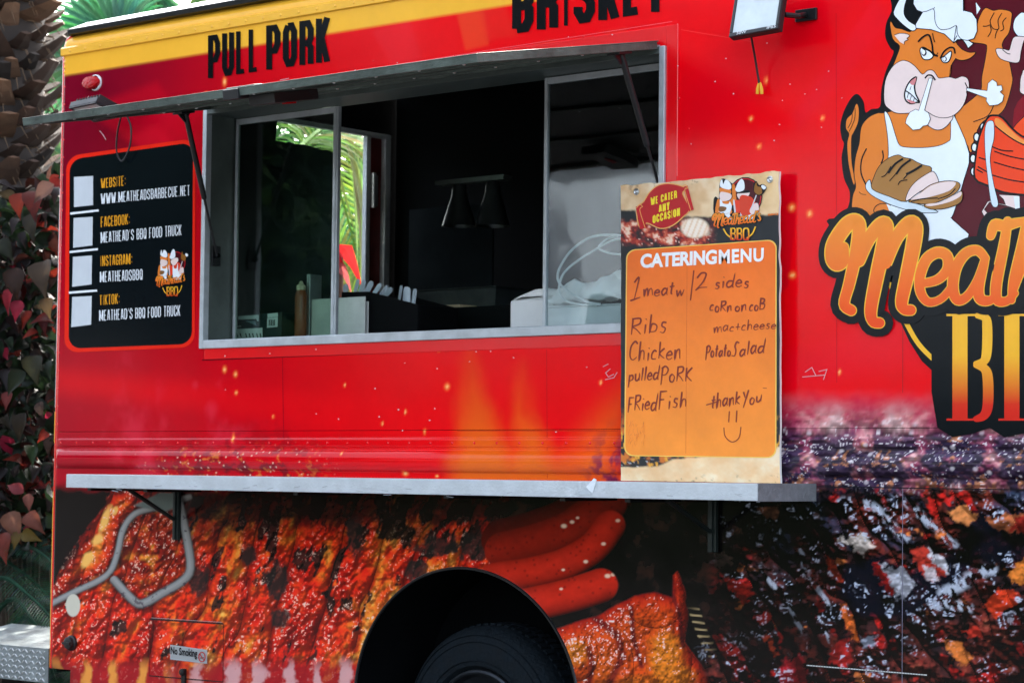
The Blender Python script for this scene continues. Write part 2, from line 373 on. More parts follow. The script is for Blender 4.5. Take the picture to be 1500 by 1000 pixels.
def paint_upper(x, y):
    w1 = fbm(x/90, y/90, 3)-.5
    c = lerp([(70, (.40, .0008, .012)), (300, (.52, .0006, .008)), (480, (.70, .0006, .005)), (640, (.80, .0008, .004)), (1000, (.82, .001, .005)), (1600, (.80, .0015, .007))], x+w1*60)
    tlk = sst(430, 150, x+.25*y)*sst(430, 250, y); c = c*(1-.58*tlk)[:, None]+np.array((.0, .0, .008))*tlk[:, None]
    # printed light rays, plus darker red patches at the right
    for poly, col, a, e in (
        ([(120, 160), (230, 120), (330, 260), (300, 275)], (.62, .002, .014), .45, 8), ([(180, 200), (230, 185), (300, 255), (290, 280)], (.70, .004, .02), .4, 8),
        ([(545, 48), (600, 30), (618, 86), (575, 100)], (.78, .012, .02), .55, 4), ([(668, 16), (708, 10), (716, 66), (682, 74)], (.80, .045, .012), .8, 3),
        ([(700, 5), (735, 0), (760, 52), (712, 60)], (.74, .02, .012), .5, 5), ([(782, 64), (812, 58), (812, 78), (785, 88)], (.78, .03, .014), .6, 3), ([(885, 46), (918, 40), (920, 70), (890, 74)], (.78, .02, .014), .6, 3),
        ([(1130, -10), (1270, -10), (1110, 140), (1000, 240), (1000, 120)], (.62, .0008, .009), .5, 30), ([(1280, 0), (1310, 30), (1240, 110), (1170, 190), (1160, 170)], (.78, .006, .02), .5, 10),
        ([(1142, 256), (1168, 253), (1166, 320), (1154, 420), (1142, 430)], (.60, .001, .010), .7, 2),
        ([(80, 540), (300, 560), (700, 600), (700, 660), (300, 600), (80, 575)], (.84, .002, .006), .5, 18),
        ([(1150, 520), (1300, 470), (1400, 520), (1150, 570)], (.75, .004, .02), .35, 20)):
        d = sdpoly(x, y, poly); c = mix(c, col, a*sst(e, -e, d))
    # smoke and flames printed low on the panel
    sm = sst(.55, .8, fbm(x/45, y/70, 31))*sst(430, 300, np.abs(x-240)*2.2+np.abs(y-610)*2)
    c = mix(c, (.72, .03, .06), .45*sm)
    wx = x+26*(fbm(x/35, y/60, 41)-.5)
    fl = np.zeros_like(x)
    for poly, e in (([(664, 710), (668, 600), (672, 520), (684, 494), (692, 515), (716, 590), (742, 650), (770, 710)], 16), ([(742, 710), (750, 620), (757, 540), (763, 530), (778, 600), (808, 660), (830, 710)], 18),
                    ([(820, 720), (850, 640), (880, 590), (915, 560), (915, 720)], 30)):
        fl = np.maximum(fl, sst(e, -e*1.6, sdpoly(wx, y, poly)))
    c = mix(c, (.80, .115, .008), fl*(.30+.70*sst(500, 690, y)))
    lowo = sst(640, 700, y+10*w1)*sst(640, 690, x)*sst(880, 820, x); c = mix(c, (.8, .15, .01), .6*lowo)
    # bits of the grill picture creep in along the bottom
    mm = sst(600, 690, y)*sst(180, 300, x)*sst(520, 400, x); t = fbm(x/14, y/12, 55)
    c = mix(c, (.25, .004, .01), mm*sst(.5, .66, t)); c = mix(c, (.8, .22, .04), .8*mm*sst(.62, .75, fbm(x/9, y/8, 58))*sst(640, 680, y))
    d, r = worley(x/7, y/7, 61); c = mix(c, (.9, .5, .35), mm*sst(.22, .1, d)*(r > .8)*sst(640, 670, y))
    pl = sst(600, 690, y+.0*x)*sst(840, 900, x)*sst(940, 905, x); c = mix(c, (.18, .01, .05), pl*sst(.4, .65, fbm(x/16, y/16, 71)))
    for (ex, ey, rx, ry) in EMB:
        rx, ry = rx*.72, ry*.8
        e = np.hypot((x-ex)/rx, (y-ey)/ry); c = mix(c, (.95, .16, .03), sst(1.25, .3, e)); c = mix(c, (1, .55, .18), sst(.6, .1, e))
    # right of the board the bokeh of the rib picture begins
    bk = sst(566, 600, y+14*(fbm(x/30, y/30, 81)-.5))*sst(1100, 1135, x)
    if bk.max() > 0: c = c*(1-bk[:, None])+paint_bokeh(x, y)*bk[:, None]
    # yellow band along the roof
    yb = sst(-1.2, 1.2, -(y-(111.5-.1585*(x-91.7)))); c = mix(c, (.86, .43, .035), yb)
    return c

def paint_bokeh(x, y):
    xm = np.abs(x-1266); xm = np.where(x > 1400, np.abs(x-1510)+24, xm)
    n = fbm(xm/40+3, y/32, 91); n2 = fbm(xm/13, y/11, 95); n3 = fbm(x/5, y/5, 97, 3)
    c = lerp([(.25, (.14, .016, .06)), (.38, (.30, .06, .11)), (.48, (.48, .17, .19)), (.58, (.60, .32, .30)), (.75, (.70, .48, .45))], n*.55+n2*.35+n3*.10)
    hump = sst(26, -18, y-(602+.05*np.abs(xm-44)**1.25)+14*(n2-.5)); c = mix(c, (.52, .015, .045), .8*hump)
    blue = sst(.50, .62, fbm(xm/36, y/24, 99)+.16*sst(620, 690, y)); c = mix(c, (.010, .018, .050), .9*blue*sst(606, 655, y))
    org = sst(.62, .72, fbm(xm/13, y/10, 106))*sst(600, 640, y); c = mix(c, (.66, .25, .10), org*.7)
    def hb(x, y):
        m = np.abs(x-1266); m = np.where(x > 1400, np.abs(x-1510)+24, m)
        return 30*(fbm(m/34, y/26, 110, 2)-.5)+17*(fbm(x/13, y/10, 111, 2)-.5)+5*(vnoise(x/5.6, y/5, 112)-.5)
    q_ = (x > 1090) & (y > 560) & (y < 740); df = np.ones_like(x); sp = np.zeros_like(x)
    if q_.any(): _, df[q_], sp[q_] = relief(hb, x[q_], y[q_], (.05, -.66, .68))
    k = sst(588, 640, y); c = c*(1-k+k*(.34+1.05*df**1.6))[:, None]
    c = mix(c, (.88, .80, .80), .85*k*sst(.95, .992, sp)*sst(.38, .54, fbm(xm/22, y/18, 104)))
    d, r = worley(x/13, y/12, 101); c = mix(c, (.85, .76, .78), .5*sst(.40, .12, d)*(r > .93)*k)
    return c

TIN = [(238, 737), (208, 746), (184, 764), (174, 800), (163, 834), (143, 850), (110, 866), (70, 886)]
def relief(hf, x, y, L=(-.30, -.62, .72), e=1.0):   # the food photograph on the wrap: lumps with their own studio light
    h = hf(x, y); dx = (hf(x+e, y)-h)/e; dy = (hf(x, y+e)-h)/e; k = 1/np.sqrt(dx*dx+dy*dy+1)
    L = np.array(L)/np.linalg.norm(L); H = L+np.array((0, 0, 1.)); H /= np.linalg.norm(H)
    return h, np.clip((-dx*L[0]-dy*L[1]+L[2])*k, 0, 1), np.clip((-dx*H[0]-dy*H[1]+H[2])*k, 0, 1)
def cells(X, Y, sd):                       # F2-F1 of a jittered grid, and a random number of the cell
    ix = np.floor(X); iy = np.floor(Y); f1 = np.full(X.shape, 9.); f2 = np.full(X.shape, 9.); rid = np.zeros(X.shape)
    for dx in (-1, 0, 1):
        for dy in (-1, 0, 1):
            cx = ix+dx; cy = iy+dy; d = np.hypot(cx+.15+.7*hsh(cx, cy, sd)-X, cy+.15+.7*hsh(cx, cy, sd+5)-Y)
            m = d < f1; f2 = np.where(m, f1, np.minimum(f2, d)); rid = np.where(m, hsh(cx, cy, sd+9), rid); f1 = np.where(m, d, f1)
    return f2-f1, rid
def paint_lower(x, y):
    wx = fbm(x/50, y/50, 1)-.5; wy = fbm(x/34+9, y/34, 2)-.5
    g = fbm(x/4.2, y/5.5, 4, 3); g2 = fbm(x/9, y/12, 6)
    # --- left: rows of glazed ribs
    xs = x+.30*(y-860); up0 = sst(900, 740, y+60*wy)
    def hl(x, y):
        X = x+.30*(y-860); w = fbm(x/46, y/80, 1, 2)-.5; f = (X+34*w)/60; t = np.abs(2*(f-np.floor(f))-1)
        return 15*np.sqrt(np.clip(1-t*t, 0, 1))+24*(fbm(X/30, y/46, 12, 2)-.5)+15*(fbm(X/12, y/16, 13, 2)-.5)+7*(vnoise(x/5.6, y/6.6, 15)-.5)+1.9*(vnoise(x/2.9, y/3.1, 16)-.5)
    h, df, sp = relief(hl, x, y); f = (xs+34*(fbm(x/46, y/80, 1, 2)-.5))/60; t = np.abs(2*(f-np.floor(f))-1); rid = hsh(np.floor(f), np.floor(f*0), 9); gap = sst(1.02, .72, t+(g2-.5)*.35); ed = gap
    n = fbm(xs/26, y/52, 12); nb = fbm(xs/10+4, y/15, 13)
    v = .40+.55*(n-.5)*2+.30*(nb-.5)*2+.22*(rid-.5)+.10*gap
    c = lerp([(-.2, (.20, .003, .003)), (.12, (.46, .006, .003)), (.38, (.72, .014, .004)), (.62, (.80, .05, .006)), (.82, (.86, .20, .016)), (1.0, (.90, .45, .08)), (1.25, (.92, .62, .25))], v)
    c = c*(.30+1.08*df**1.5)[:, None]*(.50+.50*gap)[:, None]
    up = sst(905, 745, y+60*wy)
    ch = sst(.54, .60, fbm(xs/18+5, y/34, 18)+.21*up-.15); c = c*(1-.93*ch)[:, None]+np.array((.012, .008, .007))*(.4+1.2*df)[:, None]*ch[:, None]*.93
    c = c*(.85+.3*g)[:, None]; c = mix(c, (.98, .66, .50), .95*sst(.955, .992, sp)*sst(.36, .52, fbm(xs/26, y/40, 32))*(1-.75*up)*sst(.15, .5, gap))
    topd = sst(808, 748, y+70*wy+22*(n-.5))*sst(215, 290, x+40*wy); c = mix(c, (.012, .003, .003), .95*topd); s = gap  # dark charred top of the picture, with shelf shade painted into it
    # char lumps at known places
    for (cx, cy, rx, ry) in ((292, 850, 16, 28), (520, 790, 16, 34), (405, 850, 22, 30), (610, 835, 20, 24), (365, 812, 12, 18), (410, 905, 16, 22), (640, 800, 40, 20), (700, 800, 40, 26)):
        e = np.hypot((x-cx)/rx, (y-cy)/ry)+(g2-.5)*1.1; c = mix(c, (.022, .018, .016), .9*sst(1.05, .6, e))
    # pale rib-bone ends and flames near the bottom
    bz = sst(958, 984, y+24*wx)*sst(610, 560, x); per = (x+30*wy)/42; pf = np.abs(2*(per-np.floor(per))-1)
    c = mix(c, (.40, .006, .012), bz*.85); c = mix(c, (.72, .42, .40), bz*sst(.45, .75, pf+(g2-.5)*.7)*.75*sst(240, 300, x)); c = mix(c, (.85, .33, .05), bz*sst(.6, .85, pf)*.9*sst(260, 220, x))
    bx = sst(955, 990, y)*sst(130, 70, x); c = mix(c, (.05, .006, .005), bx)
    # dark backdrop top left + rib block + tongs
    d = sdpoly(x+12*wx, y, [(60, 690), (168, 690), (158, 738), (128, 776), (98, 820), (84, 852), (60, 870)]); c = mix(c, np.array((.008, .0015, .0015)), sst(5, -5, d))
    d = sdpoly(x+10*wx, y+10*wy, [(166, 724), (196, 716), (206, 742), (178, 768), (160, 834), (110, 858), (72, 876), (84, 846), (118, 800), (140, 762)])
    m = sst(3, -4, d); rr = np.clip(-d/22, 0, 1)
    cc = lerp([(0, (.22, .006, .003)), (.35, (.60, .02, .005)), (.7, (.75, .07, .008)), (1, (.82, .20, .02))], rr+(g2-.5)*.6); cc = cc*(.25+1.0*df**1.3)[:, None]
    for (cx, cy, rx, ry) in ((154, 760, 8, 26), (142, 790, 10, 12), (128, 818, 10, 14), (168, 748, 5, 8)):
        e = np.hypot((x-cx-.35*(cy-y))/rx, (y-cy)/ry)+(g2-.5)*.7; cc = mix(cc, (.88, .46, .10), sst(1.05, .5, e))
    cc = mix(cc, (.98, .66, .5), .9*sst(.96, .992, sp)); c = c*(1-m[:, None])+cc*m[:, None]
    d = sdpoly(x, y, [(196, 760), (250, 738), (262, 800), (266, 832), (215, 872), (176, 850), (176, 800)]); m = sst(4, -4, d)
    cc = lerp([(.2, (.06, .004, .003)), (.45, (.32, .009, .004)), (.62, (.62, .04, .006)), (.8, (.85, .30, .03))], fbm(x/15, y/17, 24)+.12*sst(770, 850, y)-.05); cc = cc*(.25+1.0*df**1.3)[:, None]; cc = mix(cc, (.98, .66, .5), .9*sst(.965, .994, sp))
    c = c*(1-m[:, None])+cc*m[:, None]
    # sparkle of the glaze
    # printed tongs
    def metal(pts, w, c, wob=0):
        d, sg, al = sdline(x, y, pts); k = sst(w/2+1.6, w/2-.6, d); t = np.clip(sg/w+.5, 0, 1)
        st = sst(.66, .74, fbm(x/9, y/7, 36))
        cc = lerp([(0, (.05, .045, .04)), (.22, (.24, .23, .215)), (.6, (.33, .33, .31)), (.85, (.26, .26, .245)), (1, (.08, .07, .065))], t); cc = mix(cc, (.05, .03, .05), st*.7)
        out = sst(w/2+7, w/2, d); c = mix(c, (.02, .004, .004), out*.75*(1-k)); return c*(1-k[:, None])+cc*k[:, None]
    c = metal(spline([(276, 728), (232, 742), (198, 752), (180, 776), (173, 806), (163, 834), (146, 849), (110, 866), (62, 890)], 5), 9.5, c)
    c = metal(spline([(262, 735), (270, 770), (276, 800), (279, 832), (268, 850), (238, 868), (208, 884), (192, 876), (168, 850)], 3), 13, c)
    d = sdpoly(x, y, [(196, 740), (236, 720), (256, 722), (258, 742), (240, 750)]); c = mix(c, (.16, .20, .18), sst(2, -2, d))
    d = np.hypot((x-107)/10.5, (y-886)/16.5); c = mix(c, np.array((.60, .56, .44)), sst(1.06, .94, d))
    # --- dark grill in the middle
    mid = sst(738, 752, x+8*wx+.0*y)
    dk = lerp([(.3, (.003, .004, .004)), (.6, (.010, .008, .008)), (.75, (.04, .015, .010))], fbm(x/28, y/28, 40)); c = c*(1-mid[:, None])+dk*mid[:, None]
    def sausage(pts, w, hi, c, dim=1.):
        P_ = spline(pts, 6); d, sg, al = sdline(x, y, P_); k = sst(w+1.5, w-1.5, d); t = np.clip(sg/w, -1, 1)
        sh = np.clip(1-t*t*.75-(t*.25), .1, 1.3)*(.8+.4*fbm(x/12, y/9, 44))
        cc = np.stack([.60*sh*dim, .018*sh*dim, .006*sh*dim], 1)
        sp = sst(.24, .1, worley(x/11, y/11, 46)[0])*(worley(x/11, y/11, 46)[1] > .6); cc = mix(cc, (.1, .003, .003), sp*.5)
        for hx, hy, hr in hi:
            e = np.hypot((x-hx)*.8+(y-hy)*.4, (y-hy)*1.1-(x-hx)*.3)/hr; cc = mix(cc, (.92, .62, .42), sst(1, .4, e)*.9)
        return c*(1-k[:, None])+cc*k[:, None]
    c = sausage([(735, 790), (790, 775), (850, 750), (898, 725)], 30, [], c, .16)
    c = sausage([(738, 806), (780, 796), (830, 778), (868, 752), (890, 738)], 28, [(826, 770, 5), (838, 764, 4), (846, 758, 3)], c, .48)
    c = sausage([(725, 846), (780, 838), (830, 824), (870, 800), (893, 770)], 23, [(884, 796, 4), (858, 822, 4), (825, 834, 3), (905, 762, 4)], c, .9)
    c = sausage([(740, 892), (790, 882), (840, 870), (880, 857)], 25, [(890, 843, 5), (898, 841, 4), (822, 862, 3)], c, 1.05)
    # glazed chicken
    ch_p = [(800, 930), (818, 920), (845, 910), (880, 900), (905, 884), (930, 872), (960, 867), (985, 874), (986, 842), (992, 836), (1004, 868), (1008, 905), (1002, 940), (1020, 965), (1040, 990), (1075, 1020), (800, 1020)]
    d = sdpoly(x+4*wx, y+4*wy, ch_p); m = sst(2, -2, d); e = np.clip(-d/30, 0, 1); q_ = (x > 790) & (x < 1085) & (y > 825)
    dfc = np.ones_like(x); spc = np.zeros_like(x)
    if q_.any():
        def hc(x, y):
            dd = np.clip(-sdpoly(x, y, ch_p)/36, 0, 1); o = 26*np.sqrt(dd*(2-dd))
            for (cx, cy, rx, ry, hh) in ((843, 958, 34, 40, 16), (980, 965, 34, 60, 20), (895, 975, 34, 60, 14), (960, 890, 40, 30, 12), (930, 1000, 36, 30, 12), (1000, 880, 12, 36, 10)):
                o = o+hh*np.sqrt(np.clip(1-((x-cx)/rx)**2-((y-cy)/ry)**2, 0, 1))
            return o+9*(fbm(x/16, y/20, 50, 2)-.5)+5*(vnoise(x/5, y/6.5, 51)-.5)+1.6*(vnoise(x/2.6, y/2.8, 52)-.5)
        _, dfc[q_], spc[q_] = relief(hc, x[q_], y[q_])
    cc = lerp([(0, (.34, .008, .004)), (.35, (.62, .03, .005)), (1, (.72, .075, .006))], e+(g2-.5)*.5)
    for (cx, cy, rx, ry, a) in ((843, 955, 22, 22, .9), (975, 962, 30, 45, 1.), (990, 990, 34, 20, .9), (935, 1000, 36, 14, .5), (885, 985, 20, 40, .25)):
        cc = mix(cc, (.86, .22, .012), a*sst(1.15, .45, np.hypot((x-cx)/rx, (y-cy)/ry)+(g2-.5)*.4))
    for pts, w in (([(872, 905), (905, 930), (912, 960), (893, 1000)], 9), ([(862, 950), (868, 975), (862, 1000)], 8), ([(925, 890), (928, 935), (940, 975)], 6), ([(985, 870), (996, 900), (1000, 945)], 5)):
        cc = mix(cc, (.16, .006, .008), .85*sst(w, w*.2, sdline(x, y, pts)[0]))
    sp = worley(x/8, y/8, 48); cc = mix(cc, (.12, .01, .006), sst(.22, .1, sp[0])*(sp[1] > .5)*.7)
    cc = cc*(.22+.95*dfc**1.2)[:, None]; gl = sst(.962, .993, spc)+0*sst(.66, .73, fbm((x+.45*y)/5, (y-.45*x)/12, 50)+.08*sst(30, 5, sdline(x, y, [(880, 990), (905, 925), (960, 880), (990, 930), (1010, 980)])[0])); cc = mix(cc, (.98, .72, .62), np.clip(gl, 0, 1)*.92*sst(.02, .15, e)*sst(.35, .5, fbm(x/24, y/24, 53)))
    c = c*(1-m[:, None])+cc*m[:, None]
    # coil spring between chicken and ribs
    d, sg, al = sdline(x, y, [(1012, 880), (1030, 930), (1052, 970), (1086, 1015)]); k = sst(9, 7, d); ph = np.abs(2*((al+sg*.5)/11-np.floor((al+sg*.5)/11))-1)
    c = mix(c, (.012, .010, .007), k); c = mix(c, (.42, .30, .14), k*sst(.62, .85, ph)*sst(5, 20, al))
    d = sdpoly(x, y, [(1060, 930), (1110, 960), (1130, 1010), (1085, 1010)]); c = mix(c, (.06, .055, .015), .8*sst(6, -6, d))
    # --- right: dark glazed racks
    right = sst(1030, 1075, x+.18*(y-850)+20*wx+6*wy)
    a = (x*.55+y*.835); b = (x*.835-y*.55)            # a: along the strands, b: across
    R3 = x > 1000; base = np.zeros((len(x), 3)); sp2 = np.zeros_like(x); df2 = np.ones_like(x)
    def hr(x, y):
        a = x*.38+y*.925; b = x*.925-y*.38; w = fbm(x/70, y/90, 57, 2)-.5; f = (b+60*w)/47; t = np.abs(2*(f-np.floor(f))-1)
        return 19*np.sqrt(np.clip(1-t*t, 0, 1))+34*(fbm(a/52, b/40, 60, 2)-.5)+17*(fbm(x/18, y/15, 62, 2)-.5)+6.5*(vnoise(x/7.0, y/6.4, 63)-.5)+1.6*(vnoise(x/3.6, y/3.2, 64)-.5)
    if R3.any(): _, df2[R3], sp2[R3] = relief(hr, x[R3], y[R3], (.10, -.72, .62))
    n2 = fbm(a/44, b/26, 60); n3 = fbm(x/12, y/11, 62)
    base = lerp([(.2, (.010, .010, .016)), (.42, (.034, .013, .014)), (.56, (.10, .018, .014)), (.68, (.22, .028, .018)), (.8, (.34, .075, .04)), (.95, (.44, .18, .10))], .50+.40*(n2-.5)*2+.14*(n3-.5)*2)
    red = sst(.62, .70, fbm(a/44+7, b/26, 64)+.06*(nb-.5)); base = mix(base, (.56, .014, .010), red*.85)
    orn = sst(.73, .79, fbm(x/30+3, y/26, 66)); base = mix(base, (.66, .17, .04), orn*.85)
    bl = sst(.50, .64, fbm(a/60+11, b/30, 72))*sst(880, 740, y); base = mix(base, (.03, .06, .12), bl*.6)
    base = base*(.10+1.45*df2**2.0)[:, None]
    for poly, col, al_ in (
        ([(1236, 830), (1290, 812), (1330, 840), (1392, 812), (1440, 800), (1400, 860), (1330, 900), (1260, 905), (1225, 870)], (.004, .006, .018), .93),
        ([(1430, 745), (1500, 770), (1520, 820), (1450, 830), (1410, 790)], (.004, .006, .016), .9),
        ([(1050, 700), (1215, 740), (1200, 770), (1100, 800), (1040, 800)], (.005, .007, .008), .85),
        ([(1205, 880), (1228, 880), (1252, 950), (1240, 960)], (.006, .006, .010), .9)):
        base = mix(base, col, al_*sst(7, -7, sdpoly(x+14*wx, y+14*wy, poly)))
    for poly, col in (
        ([(1286, 828), (1322, 832), (1340, 858), (1318, 878), (1300, 858)], (.55, .55, .60)), ([(1276, 826), (1290, 826), (1312, 868), (1304, 872)], (.42, .012, .012)),
        ([(1332, 806), (1352, 800), (1378, 815), (1390, 836), (1364, 850), (1348, 838)], (.46, .035, .02)), ([(1362, 802), (1394, 830), (1388, 838), (1360, 815)], (.6, .58, .6)), ([(1352, 832), (1372, 830), (1372, 850), (1356, 848)], (.55, .45, .45)),
        ([(1390, 748), (1412, 738), (1431, 752), (1416, 768), (1394, 760)], (.62, .21, .06)), ([(1446, 762), (1480, 750), (1500, 752), (1492, 780), (1462, 776)], (.62, .17, .06)), ([(1490, 758), (1512, 752), (1500, 784), (1480, 775)], (.5, .03, .02)),
        ([(1440, 885), (1462, 864), (1486, 866), (1490, 880), (1462, 904)], (.66, .045, .012)), ([(1475, 840), (1505, 810), (1510, 852), (1490, 856)], (.72, .20, .03)),
        ([(1230, 792), (1262, 776), (1284, 800), (1262, 812), (1246, 800)], (.60, .50, .42)), ([(1208, 812), (1220, 818), (1236, 850), (1226, 856)], (.46, .035, .012)),
        ([(1228, 884), (1240, 886), (1258, 938), (1252, 940)], (.75, .14, .02)), ([(1262, 932), (1285, 930), (1280, 948), (1264, 948)], (.35, .38, .46)), ([(1220, 944), (1244, 935), (1246, 968), (1214, 972)], (.40, .015, .012)),
        ([(1380, 940), (1404, 936), (1424, 960), (1408, 976), (1388, 956)], (.66, .17, .03)), ([(1410, 920), (1436, 916), (1440, 930), (1420, 934)], (.55, .03, .015)),
        ([(1204, 702), (1222, 694), (1232, 700), (1220, 712)], (.75, .18, .03)), ([(1110, 745), (1140, 740), (1140, 760), (1120, 762)], (.30, .10, .05)), ([(1014, 790), (1032, 784), (1046, 826), (1036, 838)], (.50, .02, .01)), ([(1042, 812), (1062, 806), (1072, 826), (1050, 834)], (.30, .16, .12)), ([(1062, 852), (1082, 846), (1102, 866), (1090, 884)], (.58, .018, .01)),
        ([(1104, 902), (1128, 896), (1132, 912), (1110, 914)], (.52, .02, .012)), ([(1118, 930), (1126, 926), (1142, 958), (1134, 962)], (.56, .05, .012)), ([(1150, 965), (1172, 960), (1190, 1010), (1140, 1010)], (.50, .012, .02))):
        d = sdpoly(x+9*(fbm(x/8, y/8, 74)-.5)*2, y+9*(fbm(x/8, y/8, 75)-.5)*2, poly); k = sst(2.5, -2.5, d)[:, None]; base = base*(1-k)+np.array(col)*(.35+.95*df2**1.3)[:, None]*k
    # long pale glints
    for pts, w in (([(1272, 735), (1300, 765), (1325, 790)], 8), ([(1310, 725), (1350, 755), (1385, 790), (1400, 800)], 9), ([(1170, 800), (1190, 850), (1215, 890)], 5), ([(1120, 830), (1150, 880), (1175, 925)], 6), ([(1206, 905), (1214, 940)], 4), ([(1380, 870), (1420, 850), (1455, 835)], 14), ([(1340, 900), (1380, 880), (1420, 890)], 12)):
        d = sdline(x+16*wx, y+16*wy, pts)[0]; base = mix(base, (.50, .54, .62), .8*sst(w, w*.3, d)*sst(.45, .62, fbm(a/10, b/5, 76)))
    base = base*(.8+.4*g)[:, None]
    dkk = sst(.54, .40, fbm(x/75+2, y/65, 88)); base = base*(1-.7*dkk)[:, None]
    cm = sst(.46, .60, fbm(x/40, y/34, 86))*(1-.75*dkk)*sst(720, 745, y+.0*x+40*sst(1180, 1120, x))
    base = mix(base, (.80, .84, .92), .92*cm*sst(.945, .988, sp2)); base = mix(base, (.30, .36, .48), .5*cm*sst(.88, .96, sp2))
    c = c*(1-right[:, None])+base*right[:, None]
    bk = sst(714, 690, y+10*wx)*sst(1120, 1140, x)
    if bk.max() > 0: c = c*(1-bk[:, None])+paint_bokeh(x, y)*bk[:, None]
    l = c.max(1, keepdims=True); c = c*(l/(l+.022))*1.03
    return np.clip(c, 0.0008, .95)

def paint_lower_w(x, y):                  # the strip above the rub rail still belongs to the red print
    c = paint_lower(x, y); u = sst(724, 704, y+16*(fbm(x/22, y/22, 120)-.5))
    if u.max() > 0: c = c*(1-u[:, None])+paint_upper(x, y)*u[:, None]
    return c
def grid_obj(name, xs, zs, yfun, paint, parent, hole=None, post=None, m=WRAP):
    X, Z = np.meshgrid(np.array(xs), np.array(zs)); nx, nz = len(xs), len(zs)
    X = X.ravel().copy(); Z = Z.ravel().copy()
    idx = np.arange(nx*nz).reshape(nz, nx)
    F = np.stack([idx[:-1, :-1], idx[:-1, 1:], idx[1:, 1:], idx[1:, :-1]], -1).reshape(-1, 4)
    if hole is not None:
        cx = X[F].mean(1); cz = Z[F].mean(1); F = F[~hole(cx, cz)]
    if post is not None: X, Z = post(X, Z)
    Y = yfun(X, Z)
    px, py = to_px(X, np.zeros_like(X), Z)
    C = np.concatenate([paint(px, py), np.ones((len(X), 1))], 1).astype(np.float32)
    me = bpy.data.meshes.new(name); me.vertices.add(len(X)); me.loops.add(F.size); me.polygons.add(len(F))
    me.vertices.foreach_set('co', np.stack([X, Y, Z], 1).astype(np.float32).ravel())
    me.loops.foreach_set('vertex_index', F.ravel().astype(np.int32))
    me.polygons.foreach_set('loop_start', np.arange(0, F.size, 4, dtype=np.int32))
    me.polygons.foreach_set('use_smooth', np.ones(len(F), bool))
    me.update(); me.validate()
    a = me.color_attributes.new('Col', 'FLOAT_COLOR', 'POINT'); a.data.foreach_set('color', C.ravel())
    me.materials.append(m); o = bpy.data.objects.new(name, me); return link(o, parent)

# ------------------------------------------------------------------ ground
GZ = -.07
g = MB(); g.add([(-60, -60, GZ), (60, -60, GZ), (60, 60, GZ), (-60, 60, GZ)], [(0, 1, 2, 3)])
ground = tag(g.build('ground', mat('asphalt', (.055, .055, .056), .9, 0, .35, 3, .5, 120)), kind='structure')

# ------------------------------------------------------------------ the truck
T = thing('food_truck', (-5.5, 1.1, GZ), 'red barbecue food truck with printed meat pictures and an open serving window', 'food truck')
XL, XR, XE = -8.715, -3.5, -1.7            # rear corner, end of the fine print mesh, front end
WX0, WX1, WZ0, WZ1 = -7.682, -5.132, 1.962, 3.024
SEAM = 1.5825
def y_up(X, Z):
    Y = np.zeros_like(Z)
    Y = np.where(Z > 3.43, .055*np.clip((Z-3.43)/.07, 0, 1)**2, Y)
    Y = Y + np.where(X < XL+.03, .03*(1-np.sqrt(np.clip(1-((XL+.03-X)/.03)**2, 0, 1))), 0)
    return Y
def y_low(X, Z):
    e = sst(-8.695, -8.655, X)
    t = (Z-1.456)/.044
    Y = -.028*np.sqrt(np.clip(1-t*t, 0, 1))*e
    Y = Y - .005*sst(1.548, 1.540, Z)*sst(1.494, 1.5, Z)*0
    Y = Y - .006*sst(1.552, 1.546, Z)*sst(1.512, 1.518, Z)*e
    Y = Y + np.where(X < XL+.03, .03*(1-np.sqrt(np.clip(1-((XL+.03-X)/.03)**2, 0, 1))), 0)
    return Y
def post_top(X, Z):
    xm = np.where(Z > 3.42, XL+.055*np.clip((Z-3.42)/.08, 0, 1)**1.6, XL); return np.maximum(X, xm), Z
xf = list(np.concatenate([np.linspace(XL, XL+.03, 6), np.arange(XL+.036, XR, .0085)]))+[x for x in np.linspace(XR, XE, 30)]
zs = list(np.arange(SEAM+.002, 3.50, .0080))+[3.50]
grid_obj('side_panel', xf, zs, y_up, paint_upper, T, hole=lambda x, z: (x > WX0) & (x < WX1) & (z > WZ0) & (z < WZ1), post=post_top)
AX, AZ, AA, AB = -6.11, .470, .597, .558
def arch_hole(x, z): return (((x-AX)/AA)**2+((z-AZ)/AB)**2 < 1) | ((np.abs(x-AX) < AA) & (z < AZ)) | ((x < XL+.16) & (z < .466))
def arch_post(X, Z):
    e = np.sqrt(((X-AX)/AA)**2+((Z-AZ)/AB)**2); m = (np.abs(e-1) < .016) & (Z > AZ)
    return np.where(m, AX+(X-AX)/e, X), np.where(m, AZ+(Z-AZ)/e, Z)
xl = list(np.concatenate([np.linspace(XL, XL+.03, 6), np.arange(XL+.035, XR, .0038)]))+[x for x in np.linspace(XR, XE, 60)]
zl = list(np.arange(.12, .42, .02))+list(np.arange(.42, 1.40, .0034))+list(np.arange(1.40, 1.56, .0035))+[1.565, SEAM]
grid_obj('lower_panel', xl, zl, y_low, paint_lower_w, T, hole=arch_hole, post=arch_post, m=attr_mat('printed_vinyl_lower', rough=.14, wav=.10, wscale=1.7, dirt=.05, spec=.20))

